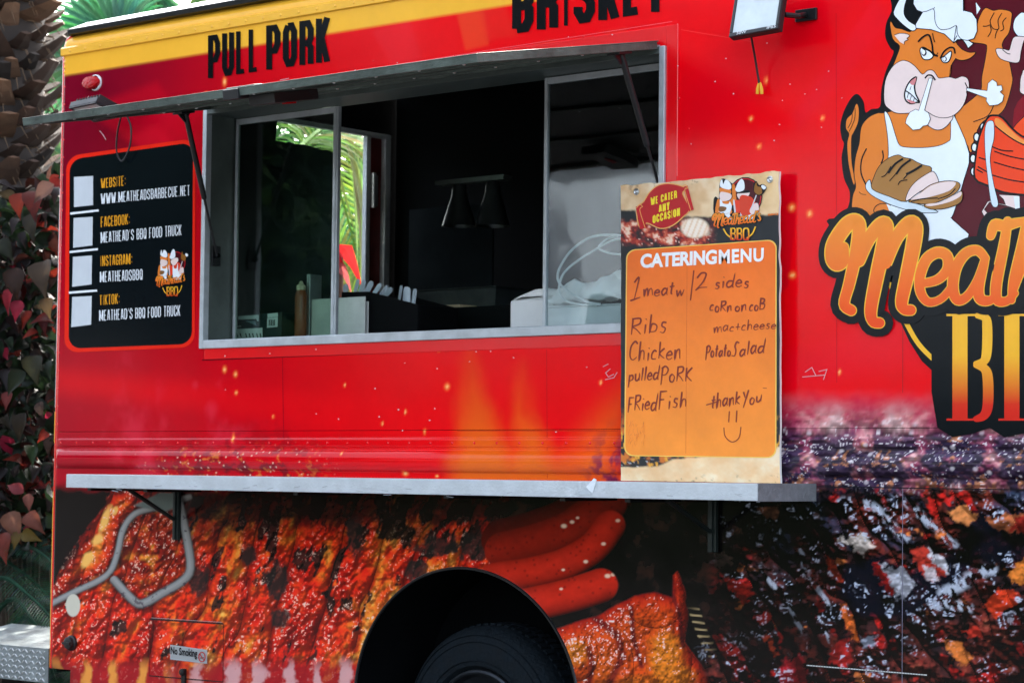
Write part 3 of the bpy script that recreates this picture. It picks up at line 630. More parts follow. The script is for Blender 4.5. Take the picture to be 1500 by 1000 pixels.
# shell behind the printed side
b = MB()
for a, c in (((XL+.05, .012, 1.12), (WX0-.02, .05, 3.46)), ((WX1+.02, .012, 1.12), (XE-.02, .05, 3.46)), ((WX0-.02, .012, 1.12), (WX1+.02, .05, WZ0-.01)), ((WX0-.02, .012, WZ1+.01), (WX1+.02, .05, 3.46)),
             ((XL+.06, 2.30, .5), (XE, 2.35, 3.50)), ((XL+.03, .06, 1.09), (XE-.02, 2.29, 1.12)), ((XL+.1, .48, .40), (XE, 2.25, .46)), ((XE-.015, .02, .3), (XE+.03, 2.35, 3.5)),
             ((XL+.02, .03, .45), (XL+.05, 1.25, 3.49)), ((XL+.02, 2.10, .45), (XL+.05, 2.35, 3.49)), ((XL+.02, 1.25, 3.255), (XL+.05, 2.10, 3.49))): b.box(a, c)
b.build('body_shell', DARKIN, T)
b = MB(); b.box((XL+.06, .055, 3.497), (XE, 2.36, 3.52)); roof = b.build('roof', WHITEP, T)
b = MB(); b.prism([(XL+.055, -.012, 3.482), (XE, -.012, 3.482), (XE, -.016, 3.506), (XL+.05, -.016, 3.506)], (0, .075, 0))
b.prism([(XL+.045, -.004, 3.478), (XL+.065, -.004, 3.478), (XL+.06, -.004, 3.506), (XL+.04, -.004, 3.506)], (0, .06, 0))
b.build('roof_gutter', BLACKM, T, bevel=.003)
b = MB(); b.prism([(XL+.058, -.013, 3.5075), (XE, -.013, 3.5075), (XE, .06, 3.546), (XL+.105, .06, 3.546)], (0, .02, .004))
b.build('roof_edge', WHITEP, T, bevel=.003)
# riveted drip rail in the yellow band
b = MB()
prof = [(0, 3.382), (-.011, 3.386), (-.012, 3.418), (-.006, 3.425), (0, 3.428)]
n = len(prof); vs = [(XL+.004, y, z) for y, z in prof]+[(XE, y, z) for y, z in prof]
b.add(vs, [(i, i+1, i+1+n, i+n) for i in range(n-1)]+[tuple(range(n))])
def rivets(b, pts, r=.0065, h=.004):
    for p in pts: b.lathe(p, (0, -1, 0), [(-.001, r), (h*.5, r*.85), (h*.9, r*.5), (h, .0005)], 8)
rail = b.build('drip_rail', YELLOWP, T, smooth=True)
RIV = {}
def rivet_parts(pts, m, parent, r=.0065, h=.004):
    for p in pts:
        k = (m.name, r, h)
        if k not in RIV:
            b = MB(); rivets(b, [(0, 0, 0)], r, h); o = b.build('rivet', m, None, smooth=True); RIV[k] = o
        else:
            o = RIV[k].copy(); COL.objects.link(o)
        o.parent = parent; o.location = Vector(p)-T.location-(parent.location if parent is not T else Vector())
rivet_parts([(x, -.0115, 3.402) for x in np.arange(XL+.075, -5.9, .1105)], YELLOWP, T)
rivet_parts([(XL+.022, -.0005, z) for z in (3.375, 3.352, 3.329, 3.306)], YELLOWP, T, .006)
b = MB(); rivets(b, [(x, -.0115, 3.402) for x in np.arange(-5.89, XE, .1105)]); tag(b.build('rivet', YELLOWP, T, smooth=True), kind='stuff')
b = MB()
rivet_parts([(x, -.006, 1.531) for x in np.arange(XL+.06, -5.2, .118)], REDP, T, .006, .0035)
rivet_parts([P(*p) for p in ((367, 129), (547, 89), (550, 100), (666, 82), (760, 72), (855, 54), (869, 54), (975, 42), (987, 52), (995, 144), (988, 186), (1009, 189), (447, 115), (457, 114))], REDP, T, .005, .003)
rivet_parts([(XL+.028, -.0005, z) for z in np.arange(1.62, 3.27, .085)], REDP, T, .005, .003)
b = MB(); b.tube([(XL+.002, .016, z) for z in (.466, 1.2, 2., 2.8, 3.42)]+[(XL+.02, .02, 3.465), (XL+.05, .03, 3.488)], .009, 8)
b.mi = 1; b.tube([(XL-.006, .012, z) for z in (.47, .9, 1.30)], .0035, 6); b.tube([(XL-.006, .012, z) for z in (1.53, 1.60, 1.68)], .0035, 6)
b.mi = 2; b.tube([(XL-.006, .012, z) for z in (1.70, 2.2, 2.75)], .0028, 6)
b.build('corner_trim', [REDP, YELLOWP, ALUP], T, smooth=True)
# dark arch liner and lip
b = MB()
A_ = [(AX+AA*math.cos(t), AZ+AB*math.sin(t)) for t in np.linspace(-.25, math.pi+.25, 60)]
vs = [(x, .0, z) for x, z in A_]+[(x, .45, z) for x, z in A_]; n = len(A_)
b.add(vs, [(i, i+1, i+1+n, i+n) for i in range(n-1)]); b.box((AX-.7, .452, -.05), (AX+.7, .47, 1.16)); b.box((AX-.7, .06, 1.045), (AX+.7, .4515, 1.06)); b.box((AX-.62, .455, -.05), (AX-.602, .03, .5)); b.box((AX+.602, .03, -.05), (AX+.62, .455, .5))
b.build('wheel_well', mat('underbody_black', (.002, .0025, .003), .95, 0, .3, spec=.05), T, smooth=False)
b = MB(); b.tube([(x, -.001, z) for x, z in A_], .0065, 6); b.build('arch_lip', BLACKM, T, smooth=True)
# wheel
TX, TZ, TR = -6.14, .36, .43
b = MB(); b.lathe((TX, .12, TZ), (0, 1, 0), [(.03, .255), (.006, .27), (0, .30), (.004, .345), (.014, .385), (.03, .408), (.055, .425), (.08, .43), (.22, .43), (.26, .41), (.29, .36), (.29, .27)], 72)
tread = MB()
for k in range(72):
    a = 2*math.pi*k/72; M = Matrix.Translation((TX, .12, TZ))@Matrix.Rotation(a, 4, 'Y')
    b.box((.42, .10, -.006), (.437, .16, .016), M); b.box((.42, .17, -.016), (.437, .23, .006), M)
for rr in (.29, .365, .392): b.lathe((TX, .12, TZ), (0, 1, 0), [(.004 if rr < .3 else .012 if rr < .38 else .022, rr-.003), (-.003 if rr < .3 else .004 if rr < .38 else .012, rr), (.004 if rr < .3 else .014 if rr < .38 else .024, rr+.003)], 72)
wh = b.build('wheel', RUBBER, T, smooth=True)
b = MB(); b.lathe((TX, .12, TZ), (0, 1, 0), [(.035, .256), (.014, .252), (.008, .243), (.012, .236), (.05, .225), (.07, .19), (.055, .12), (.03, .09), (.02, .06), (.02, .001)], 48)
for k in range(8):
    a = 2*math.pi*k/8; b.lathe((TX+.105*math.cos(a), .15, TZ+.105*math.sin(a)), (0, -1, 0), [(0, .014), (.02, .014), (.022, .001)], 6)
b.build('rim', mat('dark_rim', (.03, .035, .04), .35, .7, .3, 20), wh, smooth=True)
# window frame
b = MB(); fx0, fx1, fz0, fz1 = -7.693, -5.121, 1.952, 3.036
ix0, ix1, iz0, iz1 = -7.668, -5.147, 1.989, 3.006
b.box((fx0, -.014, fz0), (ix0, .02, fz1)); b.box((ix1, -.014, fz0), (fx1, .02, fz1))
b.box((ix0+.0005, -.0135, fz0), (ix1-.0005, .19, iz0))
b.box((ix0+.001, .118, iz0+.0005), (ix1-.001, .13, iz0+.012)); b.box((ix0+.001, .178, iz0+.0005), (ix1-.001, .189, iz0+.014))
wf = b.build('window_frame', ALUP, T, bevel=.0025)
b = MB(); b.box((fx0, .0205, fz0), (ix0-.0015, .19, fz1)); b.box((ix1+.0015, .0205, fz0), (fx1, .19, fz1)); b.box((ix0+.0005, -.0125, iz1+.0015), (ix1-.0005, .19, fz1)); b.build('window_jamb', mat('shaded_jamb_metal', (.075, .095, .085), .5, .3, .3, 5), wf, bevel=.001)  # darker than the frame: shade and dark reflections put into the colour
# raised red flange round the frame; its edge highlight is a painted line
b = MB(); tx0, tx1, tz0, tz1 = -7.83, -5.069, 1.904, 3.112
for a, c in (((fx1+.001, -.003, tz0), (tx1, 0, tz1)), ((ix0, -.003, fz1+.001), (fx1+.0005, 0, tz1-.0002)), ((ix0, -.003, tz0+.0002), (fx1+.0005, 0, fz0-.001))): b.box(a, c)
b.build('window_flange', REDP, T, bevel=.0012)
GL_ = glass_mat('window_glass', (.74, .84, .78)); GL2 = glass_mat('smoked_window_glass', (.80, .86, .86), 1.75)
def pane(xa, xb, y, wl, wr, gm, st):
    b = MB(); b.box((xa, y, iz0+.012), (xb, y+.004, iz1)); p_ = b.build('window_pane', gm, T)
    b = MB(); b.box((xa-.001, y-.006, iz0+.0115), (xa+wl, y+.012, iz1-.002)); b.box((xb-wr, y-.006, iz0+.0115), (xb+.001, y+.012, iz1-.002))
    if wr > .02:
        b.box((xb-wr*.5, y-.010, iz0+.012), (xb-wr*.36, y-.0055, iz1-.003))
    b.box((xa+wl+.0005, y-.005, iz1-.028), (xb-wr-.0005, y+.011, iz1-.0025))
    b.build('pane_stile', st, p_, bevel=.001); return p_
pl = pane(-7.655, -7.005, .160, .012, .030, GL_, ALUP)
pr = pane(-5.826, -5.150, .140, .014, .012, GL2, ALUP)
# dark tint film hanging behind the left pane, torn along its top
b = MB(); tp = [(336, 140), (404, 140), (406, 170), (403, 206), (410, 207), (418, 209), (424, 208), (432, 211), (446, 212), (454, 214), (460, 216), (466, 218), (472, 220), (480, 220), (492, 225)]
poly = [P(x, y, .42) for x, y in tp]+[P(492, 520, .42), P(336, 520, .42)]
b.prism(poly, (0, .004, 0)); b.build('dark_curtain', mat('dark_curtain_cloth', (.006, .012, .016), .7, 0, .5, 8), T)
# serving hatch folded up
H0, H1 = Vector((0, -.006, 3.030)), Vector((0, -1.062, 2.826)); hd = (H1-H0); hl = hd.length; hd.normalize(); hu = Vector((0, -hd.z, hd.y))*-1
if hu.z < 0: hu = -hu
def LP(x, s, h): return Vector((x, 0, 0))+H0+hd*s+hu*h
def hbox(b, x0, x1, s0, s1, h0, h1):
    vs = [LP(x, s, h) for h in (h0, h1) for x, s in ((x0, s0), (x1, s0), (x1, s1), (x0, s1))]
    b.add(vs, [(3, 2, 1, 0), (4, 5, 6, 7), (0, 1, 5, 4), (1, 2, 6, 5), (2, 3, 7, 6), (3, 0, 4, 7)])
b = MB(); hx0, hx1 = -7.635, -5.150
hbox(b, hx0, hx1, 0, hl, .024, .029)
b.mi = 1
hbox(b, hx0, hx1, hl-.032, hl, -.003, .0235); hbox(b, hx1-.034, hx1, .012, hl-.0325, -.003, .0235); hbox(b, hx0, hx0+.034, .012, hl-.0325, -.003, .0235); hbox(b, hx0+.0345, hx1-.0345, .012, .045, -.001, .0235)
b.mi = 2
hbox(b, hx0+.035, hx1-.035, .046, hl-.033, .012, .0236)
b.mi = 1
for s_ in (.36, .70): hbox(b, hx0+.035, hx1-.035, s_, s_+.03, .000, .0118)
hatch = b.build('serving_hatch', [AGED, AGED, mat('hatch_underside', (.016, .019, .018), .5, .1, .35, 5)], T, bevel=.0015)
b = MB(); b.tube([(hx0, -.004, 3.034), (hx1, -.004, 3.034)], .009, 8); b.build('hatch_hinge', ALUP, hatch, smooth=True)
for x in np.arange(hx0+.1, hx1, .21):
    for s_ in (.016+.37, hl-.016): b = MB(); b.lathe(LP(x, s_, -.001 if s_ < 1 else -.003), -hu, [(0, .006), (.003, .005), (.004, .0005)], 8); b.build('hatch_screw', STEEL, hatch)
# the black catch on the hatch's outer edge
cx_ = P(341, 150, -1.06).x
b = MB(); hbox(b, cx_-.042, cx_+.040, hl-.05, hl+.012, -.014, .026); hbox(b, cx_-.055, cx_+.10, hl-.07, hl-.02, .0262, .034); hbox(b, cx_+.02, cx_+.16, hl-.30, hl-.06, -.045, -.004)
ct = b.build('hatch_catch', BLACKP, hatch, bevel=.004)
b = MB(); hbox(b, cx_+.098, cx_+.115, hl-.22, hl-.16, -.052, -.0455); b.build('catch_button', REDLENS, ct)
# gas struts
def strut(x, s_top, low):
    top = LP(x, s_top, -.012); low = Vector(low); mid = low.lerp(top, .42)
    b = MB(); b.tube([mid, top], .0125, 10); b.tube([low, mid.lerp(low, -.02)], .006, 8); b.tube([mid.lerp(low, .04), mid], [.0105, .0125], 10)
    o = b.build('gas_strut', BLACKM, hatch, smooth=True)
    b = MB(); hbox(b, x-.03, x+.03, s_top-.03, s_top+.05, -.012, -.003); b.prism([LP(x-.004, s_top-.025, -.012), LP(x-.004, s_top+.045, -.012), LP(x-.004, s_top+.01, -.05)], (.008, 0, 0))
    b.build('strut_bracket', BLACKM, o, bevel=.001); b = MB()
    b.box((low.x-.018 if low.x < -6 else low.x+.008, low.y-.02, low.z-.045), (low.x-.008 if low.x < -6 else low.x+.018, low.y+.03, low.z+.045)); b.lathe(low, (1, 0, 0), [(-.012, .011), (.012, .011)], 10)
    b.build('strut_bracket', BLACKM, o, bevel=.001)
strut(-7.618, .185, (-7.648, .045, 2.372)); strut(-5.185, .20, (-5.168, .06, 2.43))
# serving shelf
SX0, SX1, SY, SZ0, SZ1 = -8.15, -4.446, -.378, 1.326, 1.3856
b = MB(); b.box((SX0, SY, SZ0), (SX1, SY+.004, SZ1-.0005)); b.box((SX0, SY+.0045, SZ1-.004), (SX1-.0045, -.002, SZ1)); b.box((SX0, SY+.0045, SZ0), (SX1-.004, SY+.03, SZ0+.003)); b.box((SX0, SY+.0045, SZ0+.0035), (SX0+.003, -.002, SZ1-.0045))
sh = b.build('serving_shelf', SHELFM, T, bevel=.0018)
b = MB(); b.box((SX1-.004, SY+.0048, SZ0-.002), (SX1+.0015, -.004, SZ1+.0012)); b.build('shelf_end', SHELFE, sh, bevel=.001)
for px_ in (168, 250, 470, 690, 860, 955):
    b = MB(); x = P(px_, 735, -.2).x; b.box((x-.012, SY+.03, SZ0-.014), (x+.012, -.03, SZ1-.0045)); b.build('shelf_rib', BLACKM, sh)
for px_, y0_, y1_ in ((257, 722, 790), (1043, 740, 808)):
    x = P(px_, 760, -.02).x; b = MB()
    b.box((x-.018, -.022, P(px_, y1_, -.02).z), (x+.018, -.004, SZ0-.002)); b.box((x-.006, -.030, P(px_, y1_, -.02).z), (x+.006, -.0225, SZ0-.002))
    b.tube([(x, -.03, P(px_, y1_-30, -.02).z), (x, SY+.08, SZ0-.004)], .010, 6)
    b.build('shelf_bracket', mat('bracket_paint', (.014, .022, .02), .4, .4, .3, 9), sh, bevel=.001)
D = Decal(base=0, Y=SY-.0012, step=.0006); D.poly([(858, 713), (870, 700), (874, 702), (868, 722)], (.75, .8, .82), 0); D.poly([(840, 724), (856, 715), (868, 723), (866, 724.5)], (.50, .55, .57), 1)
D.build('tape', sh, attr_mat('clear_tape', rough=.12, dirt=.1))
for k in range(26):
    D = Decal(base=0, Y=SY-.001, step=.0003); x = random.uniform(110, 1100); y = 704+.018*(x-97)+random.uniform(2, 14); l = random.uniform(2, 12); D.stroke([(x, y), (x+l, y+random.uniform(-2, 2))], random.uniform(.4, 1.0), (.30, .33, .35), 0); D.build('shelf_scratch', sh)
# step at the rear, diamond plate
b = MB(); bz0, bz1 = .395, .557; b.box((XL-.75, .0, bz0), (XL-.004, .004, bz1)); b.add([(XL-.75, .0005, bz1), (XL-.004, .0005, bz1), (XL-.004, .36, bz1+.066), (XL-.75, .36, bz1+.066), (XL-.75, .0045, bz1-.004), (XL-.004, .0045, bz1-.004), (XL-.004, .36, bz1+.06), (XL-.75, .36, bz1+.06)], [(0, 1, 2, 3), (7, 6, 5, 4), (0, 4, 5, 1), (2, 6, 7, 3), (1, 5, 6, 2), (0, 3, 7, 4)])
st = b.build('rear_step', mat('worn_tread_metal', (.22, .25, .25), .5, .5, .4, 9, .2, 40), T)
b = MB(); k = 0
for x in np.arange(XL-.74, XL-.02, .026):
    for z in np.arange(bz0+.012, bz1-.008, .026):
        k += 1; a = .62 if (round((x-XL)/.026)+round((z-bz0)/.026)) % 2 else -.62
        M = Matrix.Translation((x, -.0005, z))@Matrix.Rotation(a, 4, 'Y'); b.lathe((0, 0, 0), (0, -1, 0), [(0, 1), (.0022, .55), (.0026, .01)], 8)
        vs = b.v[-24:]; b.v[-24:] = [tuple(M@Vector((v[0]*.0125, v[1], v[2]*.0036))) for v in vs]
b.build('tread_pattern', STEEL, st)
# rear door frame seen through the window
b = MB(); xr = XL+.052
for y0, y1, d in ((2.042, 2.075, .03), (2.17, 2.195, .05), (2.20, 2.235, .03), (1.262, 1.29, .03)): b.box((xr, y0, .95), (xr+d, y1, 3.235))
b.box((xr, 1.262, 3.2355), (xr+.03, 2.235, 3.262)); dfm = b.build('rear_door_frame', mat('grey_door_metal', (.75, .82, .86), .45, .1, .2, 6), T, bevel=.003)
b = MB(); b.box((xr+.001, 2.078, .95), (xr+.02, 2.168, 3.234)); b.build('door_jamb', mat('dark_red_jamb', (.16, .012, .010), .4, 0, .3), dfm)
for z in (2.85, 2.1): b = MB(); b.tube([(xr+.03, 2.10, z), (xr+.03, 2.10, z+.19)], .014, 8); b.box((xr+.0205, 2.082, z+.01), (xr+.024, 2.14, z+.18)); b.build('door_hinge', STEEL, dfm, smooth=True)
# counter and fixtures inside
CZ_ = 1.998
b = MB(); b.box((XL+.1, .195, CZ_-.03), (XE-.3, .62, CZ_)); b.box((XL+.12, .22, 1.13), (XE-.32, .6, CZ_-.0305)); b.build('counter', mat('counter_steel', (.16, .17, .17), .4, .7, .2), T)
b = MB(); b.box((-7.5, .78, 1.95), (-5.6, 1.6, 2.155)); b.box((-7.48, .80, 1.13), (-5.62, 1.58, 1.9495)); b.box((-6.9, 1.66, 1.13), (-4.2, 2.28, 3.05)); b.box((-7.16, .9, 2.05), (-6.62, .92, 2.5)) if 0 else None
b.build('cook_line', DARKIN, T)
hl_a, hl_b = P(640, 272, 1.0), P(740, 259, 1.0)
b = MB(); b.box((hl_a.x, .985, hl_b.z-.012), (hl_b.x, 1.05, hl_b.z+.010)); pass
lampbar = b.build('heat_lamp', mat('lamp_bar_steel', (.16, .18, .165), .35, .8, .2), T)
for px_ in (669, 718):
    p = P(px_, 265, 1.0); bt = P(px_, 331, 1.0).z
    b = MB(); b.lathe((p.x, 1.02, hl_b.z-.013), (0, 0, -1), [(0, .03), (.02, .034), (.05, .036), (hl_b.z-.013-bt, .082), (hl_b.z-.014-bt, .078), (.05, .032)], 24); b.build('lamp_shade', mat('lamp_shade_metal', (.06, .07, .068), .3, .9, .2), lampbar, smooth=True)
b = MB(); b.box((P(618, 440, 1.75).x, 1.645, 2.2), (P(742, 300, 1.75).x, 1.657, 2.75)); b.build('back_splash', mat('splash_steel', (.03, .045, .052), .35, .7, .2), T)

# marker lamp
mc = P(139, 122)
b = MB(); b.lathe((mc.x+.012, 0, mc.z), (0, -1, 0), [(0, .038), (.010, .038), (.012, .034)], 24); ml = b.build('marker_lamp', WHITEPL, T, smooth=True)
vs = MB(); vs.lathe((0, 0, 0), (0, -1, 0), [(0, .036), (.014, .036), (.024, .032), (.028, .022), (.029, .001)], 24)
vs.v = [(mc.x-.004+v[0]*1.55, -.011+v[1], mc.z+v[2]*.84) for v in vs.v]; vs.build('lamp_lens', REDLENS, ml, smooth=True)
# floodlights
def flood(name, M, w, h, cable, arm, text=None):
    b = MB(); b.box((-w/2, -.02, -h/2), (w/2, .006, h/2), M)
    for k in range(9): b.box((-w/2+.02+k*(w-.04)/8-.003, .0065, -h/2+.015), (-w/2+.02+k*(w-.04)/8+.003, .028, h/2-.015), M)
    for a, c in (((-w/2, -.027, -h/2), (w/2, -.0205, -h/2+.016)), ((-w/2, -.027, h/2-.012), (w/2, -.0205, h/2)), ((-w/2, -.027, -h/2+.0165), (-w/2+.012, -.0205, h/2-.0125)), ((w/2-.012, -.027, -h/2+.0165), (w/2, -.0205, h/2-.0125))): b.box(a, c, M)
    fl = b.build('floodlight', BLACKP, T, bevel=.002)
    b = MB(); b.box((-w/2+.0125, -.0235, -h/2+.0165), (w/2-.0125, -.0206, h/2-.0125), M); b.build('lamp_glass', mat('frosted_glass', (.50, .56, .55), .2, 0, .1, 12, spec=.6), fl)
    b = MB(); b.tube(arm, .010, 8); p1 = Vector(arm[-1]); b.box((p1.x-.045, -.012, p1.z-.022), (p1.x+.045, -.001, p1.z+.022)); b.build('lamp_bracket', BLACKM, fl, bevel=.002)
    b = MB(); b.tube(spline(cable, 6), .0042, 6); b.build('cable', BLACKP, fl, smooth=True)
    return fl
c0 = P(142, 158, -.16); M1 = Matrix.Translation(c0)@Matrix.Rotation(R_(-8), 4, 'Z')@Matrix.Rotation(R_(70), 4, 'X')
flood('floodlight', M1, .235, .15, [tuple(P(178, 168, -.10)), tuple(P(172, 195, -.05)), tuple(P(171, 222, -.03)), tuple(P(179, 236, -.025)), tuple(P(190, 215, -.03)), tuple(P(192, 188, -.04)), tuple(P(186, 170, -.05))], [tuple(P(160, 163, -.14)), tuple(P(185, 165, -.08)), tuple(P(206, 158, -.012))])
qa, qb, qc, qd = P(1083, 56, -.17), P(1155, 43, -.17), P(1150, -12, -.12), P(1069, -8, -.12)
cc = (qa+qb+qc+qd)/4; ex = (qb-qa).normalized(); ez = ((qd-qa)+(qc-qb)).normalized(); ez = (ez-ex*ez.dot(ex)).normalized(); ey = ez.cross(ex)
M2 = Matrix.Translation(cc)@Matrix((ex, ey, ez)).transposed().to_4x4()
fl2 = flood('floodlight', M2, (qb-qa).length, ((qd-qa).length+(qc-qb).length)/2, [tuple(P(1100, 52, -.13)), tuple(P(1106, 85, -.06)), tuple(P(1112, 122, -.03))], [tuple(P(1150, 22, -.13)), tuple(P(1170, 24, -.08)), tuple(P(1180, 22, -.012))])
b = MB()
for dx in (-2.5, 3):
    b = MB(); b.tube([P(1112.5+dx*.4, 121, -.03), P(1112.5+dx, 130, -.028), P(1112.5+dx*1.2, 138, -.026)], [.003, .0065, .006], 8)
    b.build('wire_end', mat('yellow_wire_cap', (.75, .42, .02), .4), fl2, smooth=True)
D = Decal(base=.0008, Y=-.1985, step=.0005)
def on_lamp(D, M, w, h):
    def pt(x, y, lay): return M@Vector(((x-.5)*w, -.0276-lay*.0003, (y-.5)*h))
    D.pt = pt
w_, h_ = (qb-qa).length, ((qd-qa).length+(qc-qb).length)/2
on_lamp(D, M2, w_, h_)
font_text(D, '50W', [(.16, .022), (.36, .022), (.36, .082), (.16, .082)], (.6, .62, .62), 1, .01); font_text(D, 'IP65', [(.78, .022), (.96, .022), (.96, .078), (.78, .078)], (.6, .62, .62), 1, .01)
D.build('lettering', fl2)
# fuel door with its notice, cap, lower hatch line
D = Decal(base=.0015, step=.0006)
D.stroke([(219, 906), (327.5, 913)], 2.2, (.02, .015, .015), 0); D.stroke([(327.5, 912), (327, 999)], 1.0, (.05, .01, .01), 0); D.stroke([(219.5, 906), (219, 990)], .8, (.12, .01, .01), 0); D.stroke([(219, 989), (327, 998)], 1.6, (.02, .012, .012), 0); D.stroke([(222, 904.2), (326, 910.8)], .7, (.35, .3, .28), 1)
fd = D.build('fuel_door', T)
D = Decal(base=.0015, step=.0006)
D.stroke([(1181, 973.8), (1359, 988.3)], 2.6, (.03, .03, .03), 0); D.stroke([(1182, 973.6), (1358, 987.9)], 1.4, (.60, .60, .58), 1)
for k in range(44): t = k/44; D.stroke([(1183+174*t, 972.4+14.2*t), (1183+174*t, 975+14.2*t)], .7, (.1, .1, .1), 2)
D.build('hatch_strip', T)
D = Decal(base=.003, step=.0006)
D.poly([(250, 943.5), (304, 951), (304, 971.5), (250, 965)], (.34, .35, .34), 0); D.stroke([(251, 944.7), (303, 952), (303, 970.2), (251, 963.8)], .6, (.5, .5, .5), 1, closed=True)
font_text(D, 'No Smoking', [(251, 960.5), (290, 965.5), (290, 950.5), (251, 946)], (.012, .012, .014), 2, .035)
for k in range(1): D.stroke([(297+4.6*math.cos(t), 961.5+7*math.sin(t)) for t in np.linspace(0, 2*math.pi, 22)][:-1], 1.6, (.45, .03, .03), 3, closed=True); D.stroke([(294, 957), (300, 966)], 1.3, (.45, .03, .03), 4); D.stroke([(294.5, 963), (299.5, 962.5)], 1.3, (.03, .03, .03), 2)
D.build('notice', fd)
p = P(106, 941); b = MB(); b.lathe((p.x, 0, p.z), (0, -1, 0), [(0, .036), (.012, .036), (.016, .03), (.03, .028), (.033, .02), (.033, .001)], 24); b.box((p.x-.026, -.042, p.z-.006), (p.x+.026, -.0335, p.z+.006)); b.build('filler_cap', BLACKP, T, smooth=True)
p = P(271, 990); b = MB(); b.box((p.x-.012, -.014, p.z-.03), (p.x+.012, -.001, p.z+.035)); b.lathe((p.x, -.014, p.z+.02), (0, -1, 0), [(0, .016), (.01, .016), (.012, .001)], 12); b.build('latch', BLACKM, fd, bevel=.002)
# vinyl joints, plus edge highlights painted as pale lines on the window flange
D = Decal(base=.0006, step=.0004)
for pts, w, c in (([(1322.4, -20), (1323, 347), (1322.5, 575)], 1.0, (.45, .02, .02)), ([(1322.5, 715), (1321.6, 1010)], 1.0, (.16, .15, .20)), ([(1225, 20), (1226, 560)], .7, (.5, .004, .012)), ([(414, 524), (416, 660)], .9, (.3, .001, .01)), ([(801, 512), (802, 700)], .6, (.45, .01, .01)),
                  ([(296, 527.3), (910, 503)], 1.5, (.11, .001, .005)), ([(670, 630.6), (906, 630.6)], .9, (.5, .03, .01)), ([(1140, 711.3), (1520, 717.4)], 1.4, (.01, .01, .015)), ([(998, 44), (1105, 62)], .6, (.8, .05, .05)), ([(460, 114), (985, 32)], .8, (.82, .10, .12)), ([(993, 35), (992, 258)], 1.3, (.80, .22, .22)), ([(860, 71), (976, 54)], .7, (.8, .08, .1))): D.stroke(pts, w, c)
D.build('joint_and_highlight', T)
for k in range(46):
    x = random.uniform(330, 1240); y = random.uniform(60, 240) if x > 980 else random.uniform(508, 640) if random.random() < .55 else 121-.158*(x-330)+random.uniform(10, 22)
    D = Decal(base=.0032, step=.0004); D.poly([(x+random.uniform(.6, 1.8)*math.cos(t), y+random.uniform(.5, 1.6)*math.sin(t)) for t in np.linspace(0, 5.2, 5)], (.62, .45, .45), 0); D.build('paint_chip', T)
for pts in ([(411, 117.5), (418, 116.5), (424, 115)], [(895, 540), (888, 546), (892, 552), (900, 548)], [(884, 537), (892, 533)], [(1180, 545), (1190, 538), (1196, 550)], [(1200, 544), (1212, 541), (1207, 556)], [(1176, 552), (1210, 549)], [(887, 556), (900, 553), (905, 545)], [(128, 146), (131, 141)], [(147, 192), (152, 198), (156, 205)]):
    D = Decal(base=.0032, step=.0004); D.stroke(pts, 1.1, (.62, .32, .34), 1); D.build('paint_chip', T)

# ------------------------------------------------------------------ printed graphics on the truck
INK = (.0022, .004, .006); WHT = (.78, .82, .84); ORG = (.72, .20, .028); PNK = (.78, .62, .57); FIRE = ((.84, .26, .03), (.80, .07, .012)); YEL = (.86, .46, .03); MAR = (.055, .002, .008)
def rrect(tl, tr, br, bl, r, n=6):
    pts = []; c = [Vector(p) for p in (tl, tr, br, bl)]
    for i in range(4):
        a, b, d = c[i-1], c[i], c[(i+1) % 4]; u = (a-b).normalized()*r; v = (d-b).normalized()*r
        for k in range(n+1):
            t = math.pi/2*k/n; pts.append(tuple(b+u*(1-math.sin(t))+v*(1-math.cos(t))))
    return pts
SCRIPT = {   # skeletons of the brush-script letters, in units of the big emblem's tracing
 'M': [[(146, 290), (144, 338), (122, 352), (106, 328), (112, 275), (156, 208), (190, 190), (206, 215), (196, 300), (170, 420), (150, 500), (176, 525)], [(206, 340), (240, 260), (286, 205), (306, 210), (300, 270), (272, 400), (250, 520), (258, 565), (282, 572)], [(306, 350), (345, 255), (392, 200), (416, 212), (410, 280), (385, 400), (366, 490), (375, 520), (400, 524)]],
 'e': [[(440, 425), (500, 410), (538, 370), (536, 322), (500, 308), (458, 335), (434, 400), (438, 460), (468, 494), (516, 480), (560, 430)]],
 'a': [[(680, 330), (650, 300), (606, 312), (570, 365), (558, 440), (576, 486), (614, 470), (650, 410), (676, 340)], [(678, 340), (655, 440), (662, 482), (696, 488), (720, 466)]],
 't': [[(764, 190), (748, 290), (722, 420), (724, 484), (760, 490), (790, 460)], [(700, 246), (715, 205), (750, 208), (800, 196), (840, 188)]],
 'h': [[(835, 196), (815, 300), (786, 420), (778, 486)], [(784, 450), (820, 360), (860, 318), (880, 340), (868, 420), (862, 478), (890, 490), (915, 470)]],
 'd': [[(680, 330), (650, 300), (606, 312), (570, 365), (558, 440), (576, 486), (614, 470), (650, 410), (676, 340)], [(730, 180), (690, 340), (660, 440), (662, 482), (696, 488), (724, 466)]],
 "'": [[(760, 210), (744, 262)]], 's': [[(800, 300), (770, 360), (806, 410), (812, 470), (770, 492), (744, 468)]]}
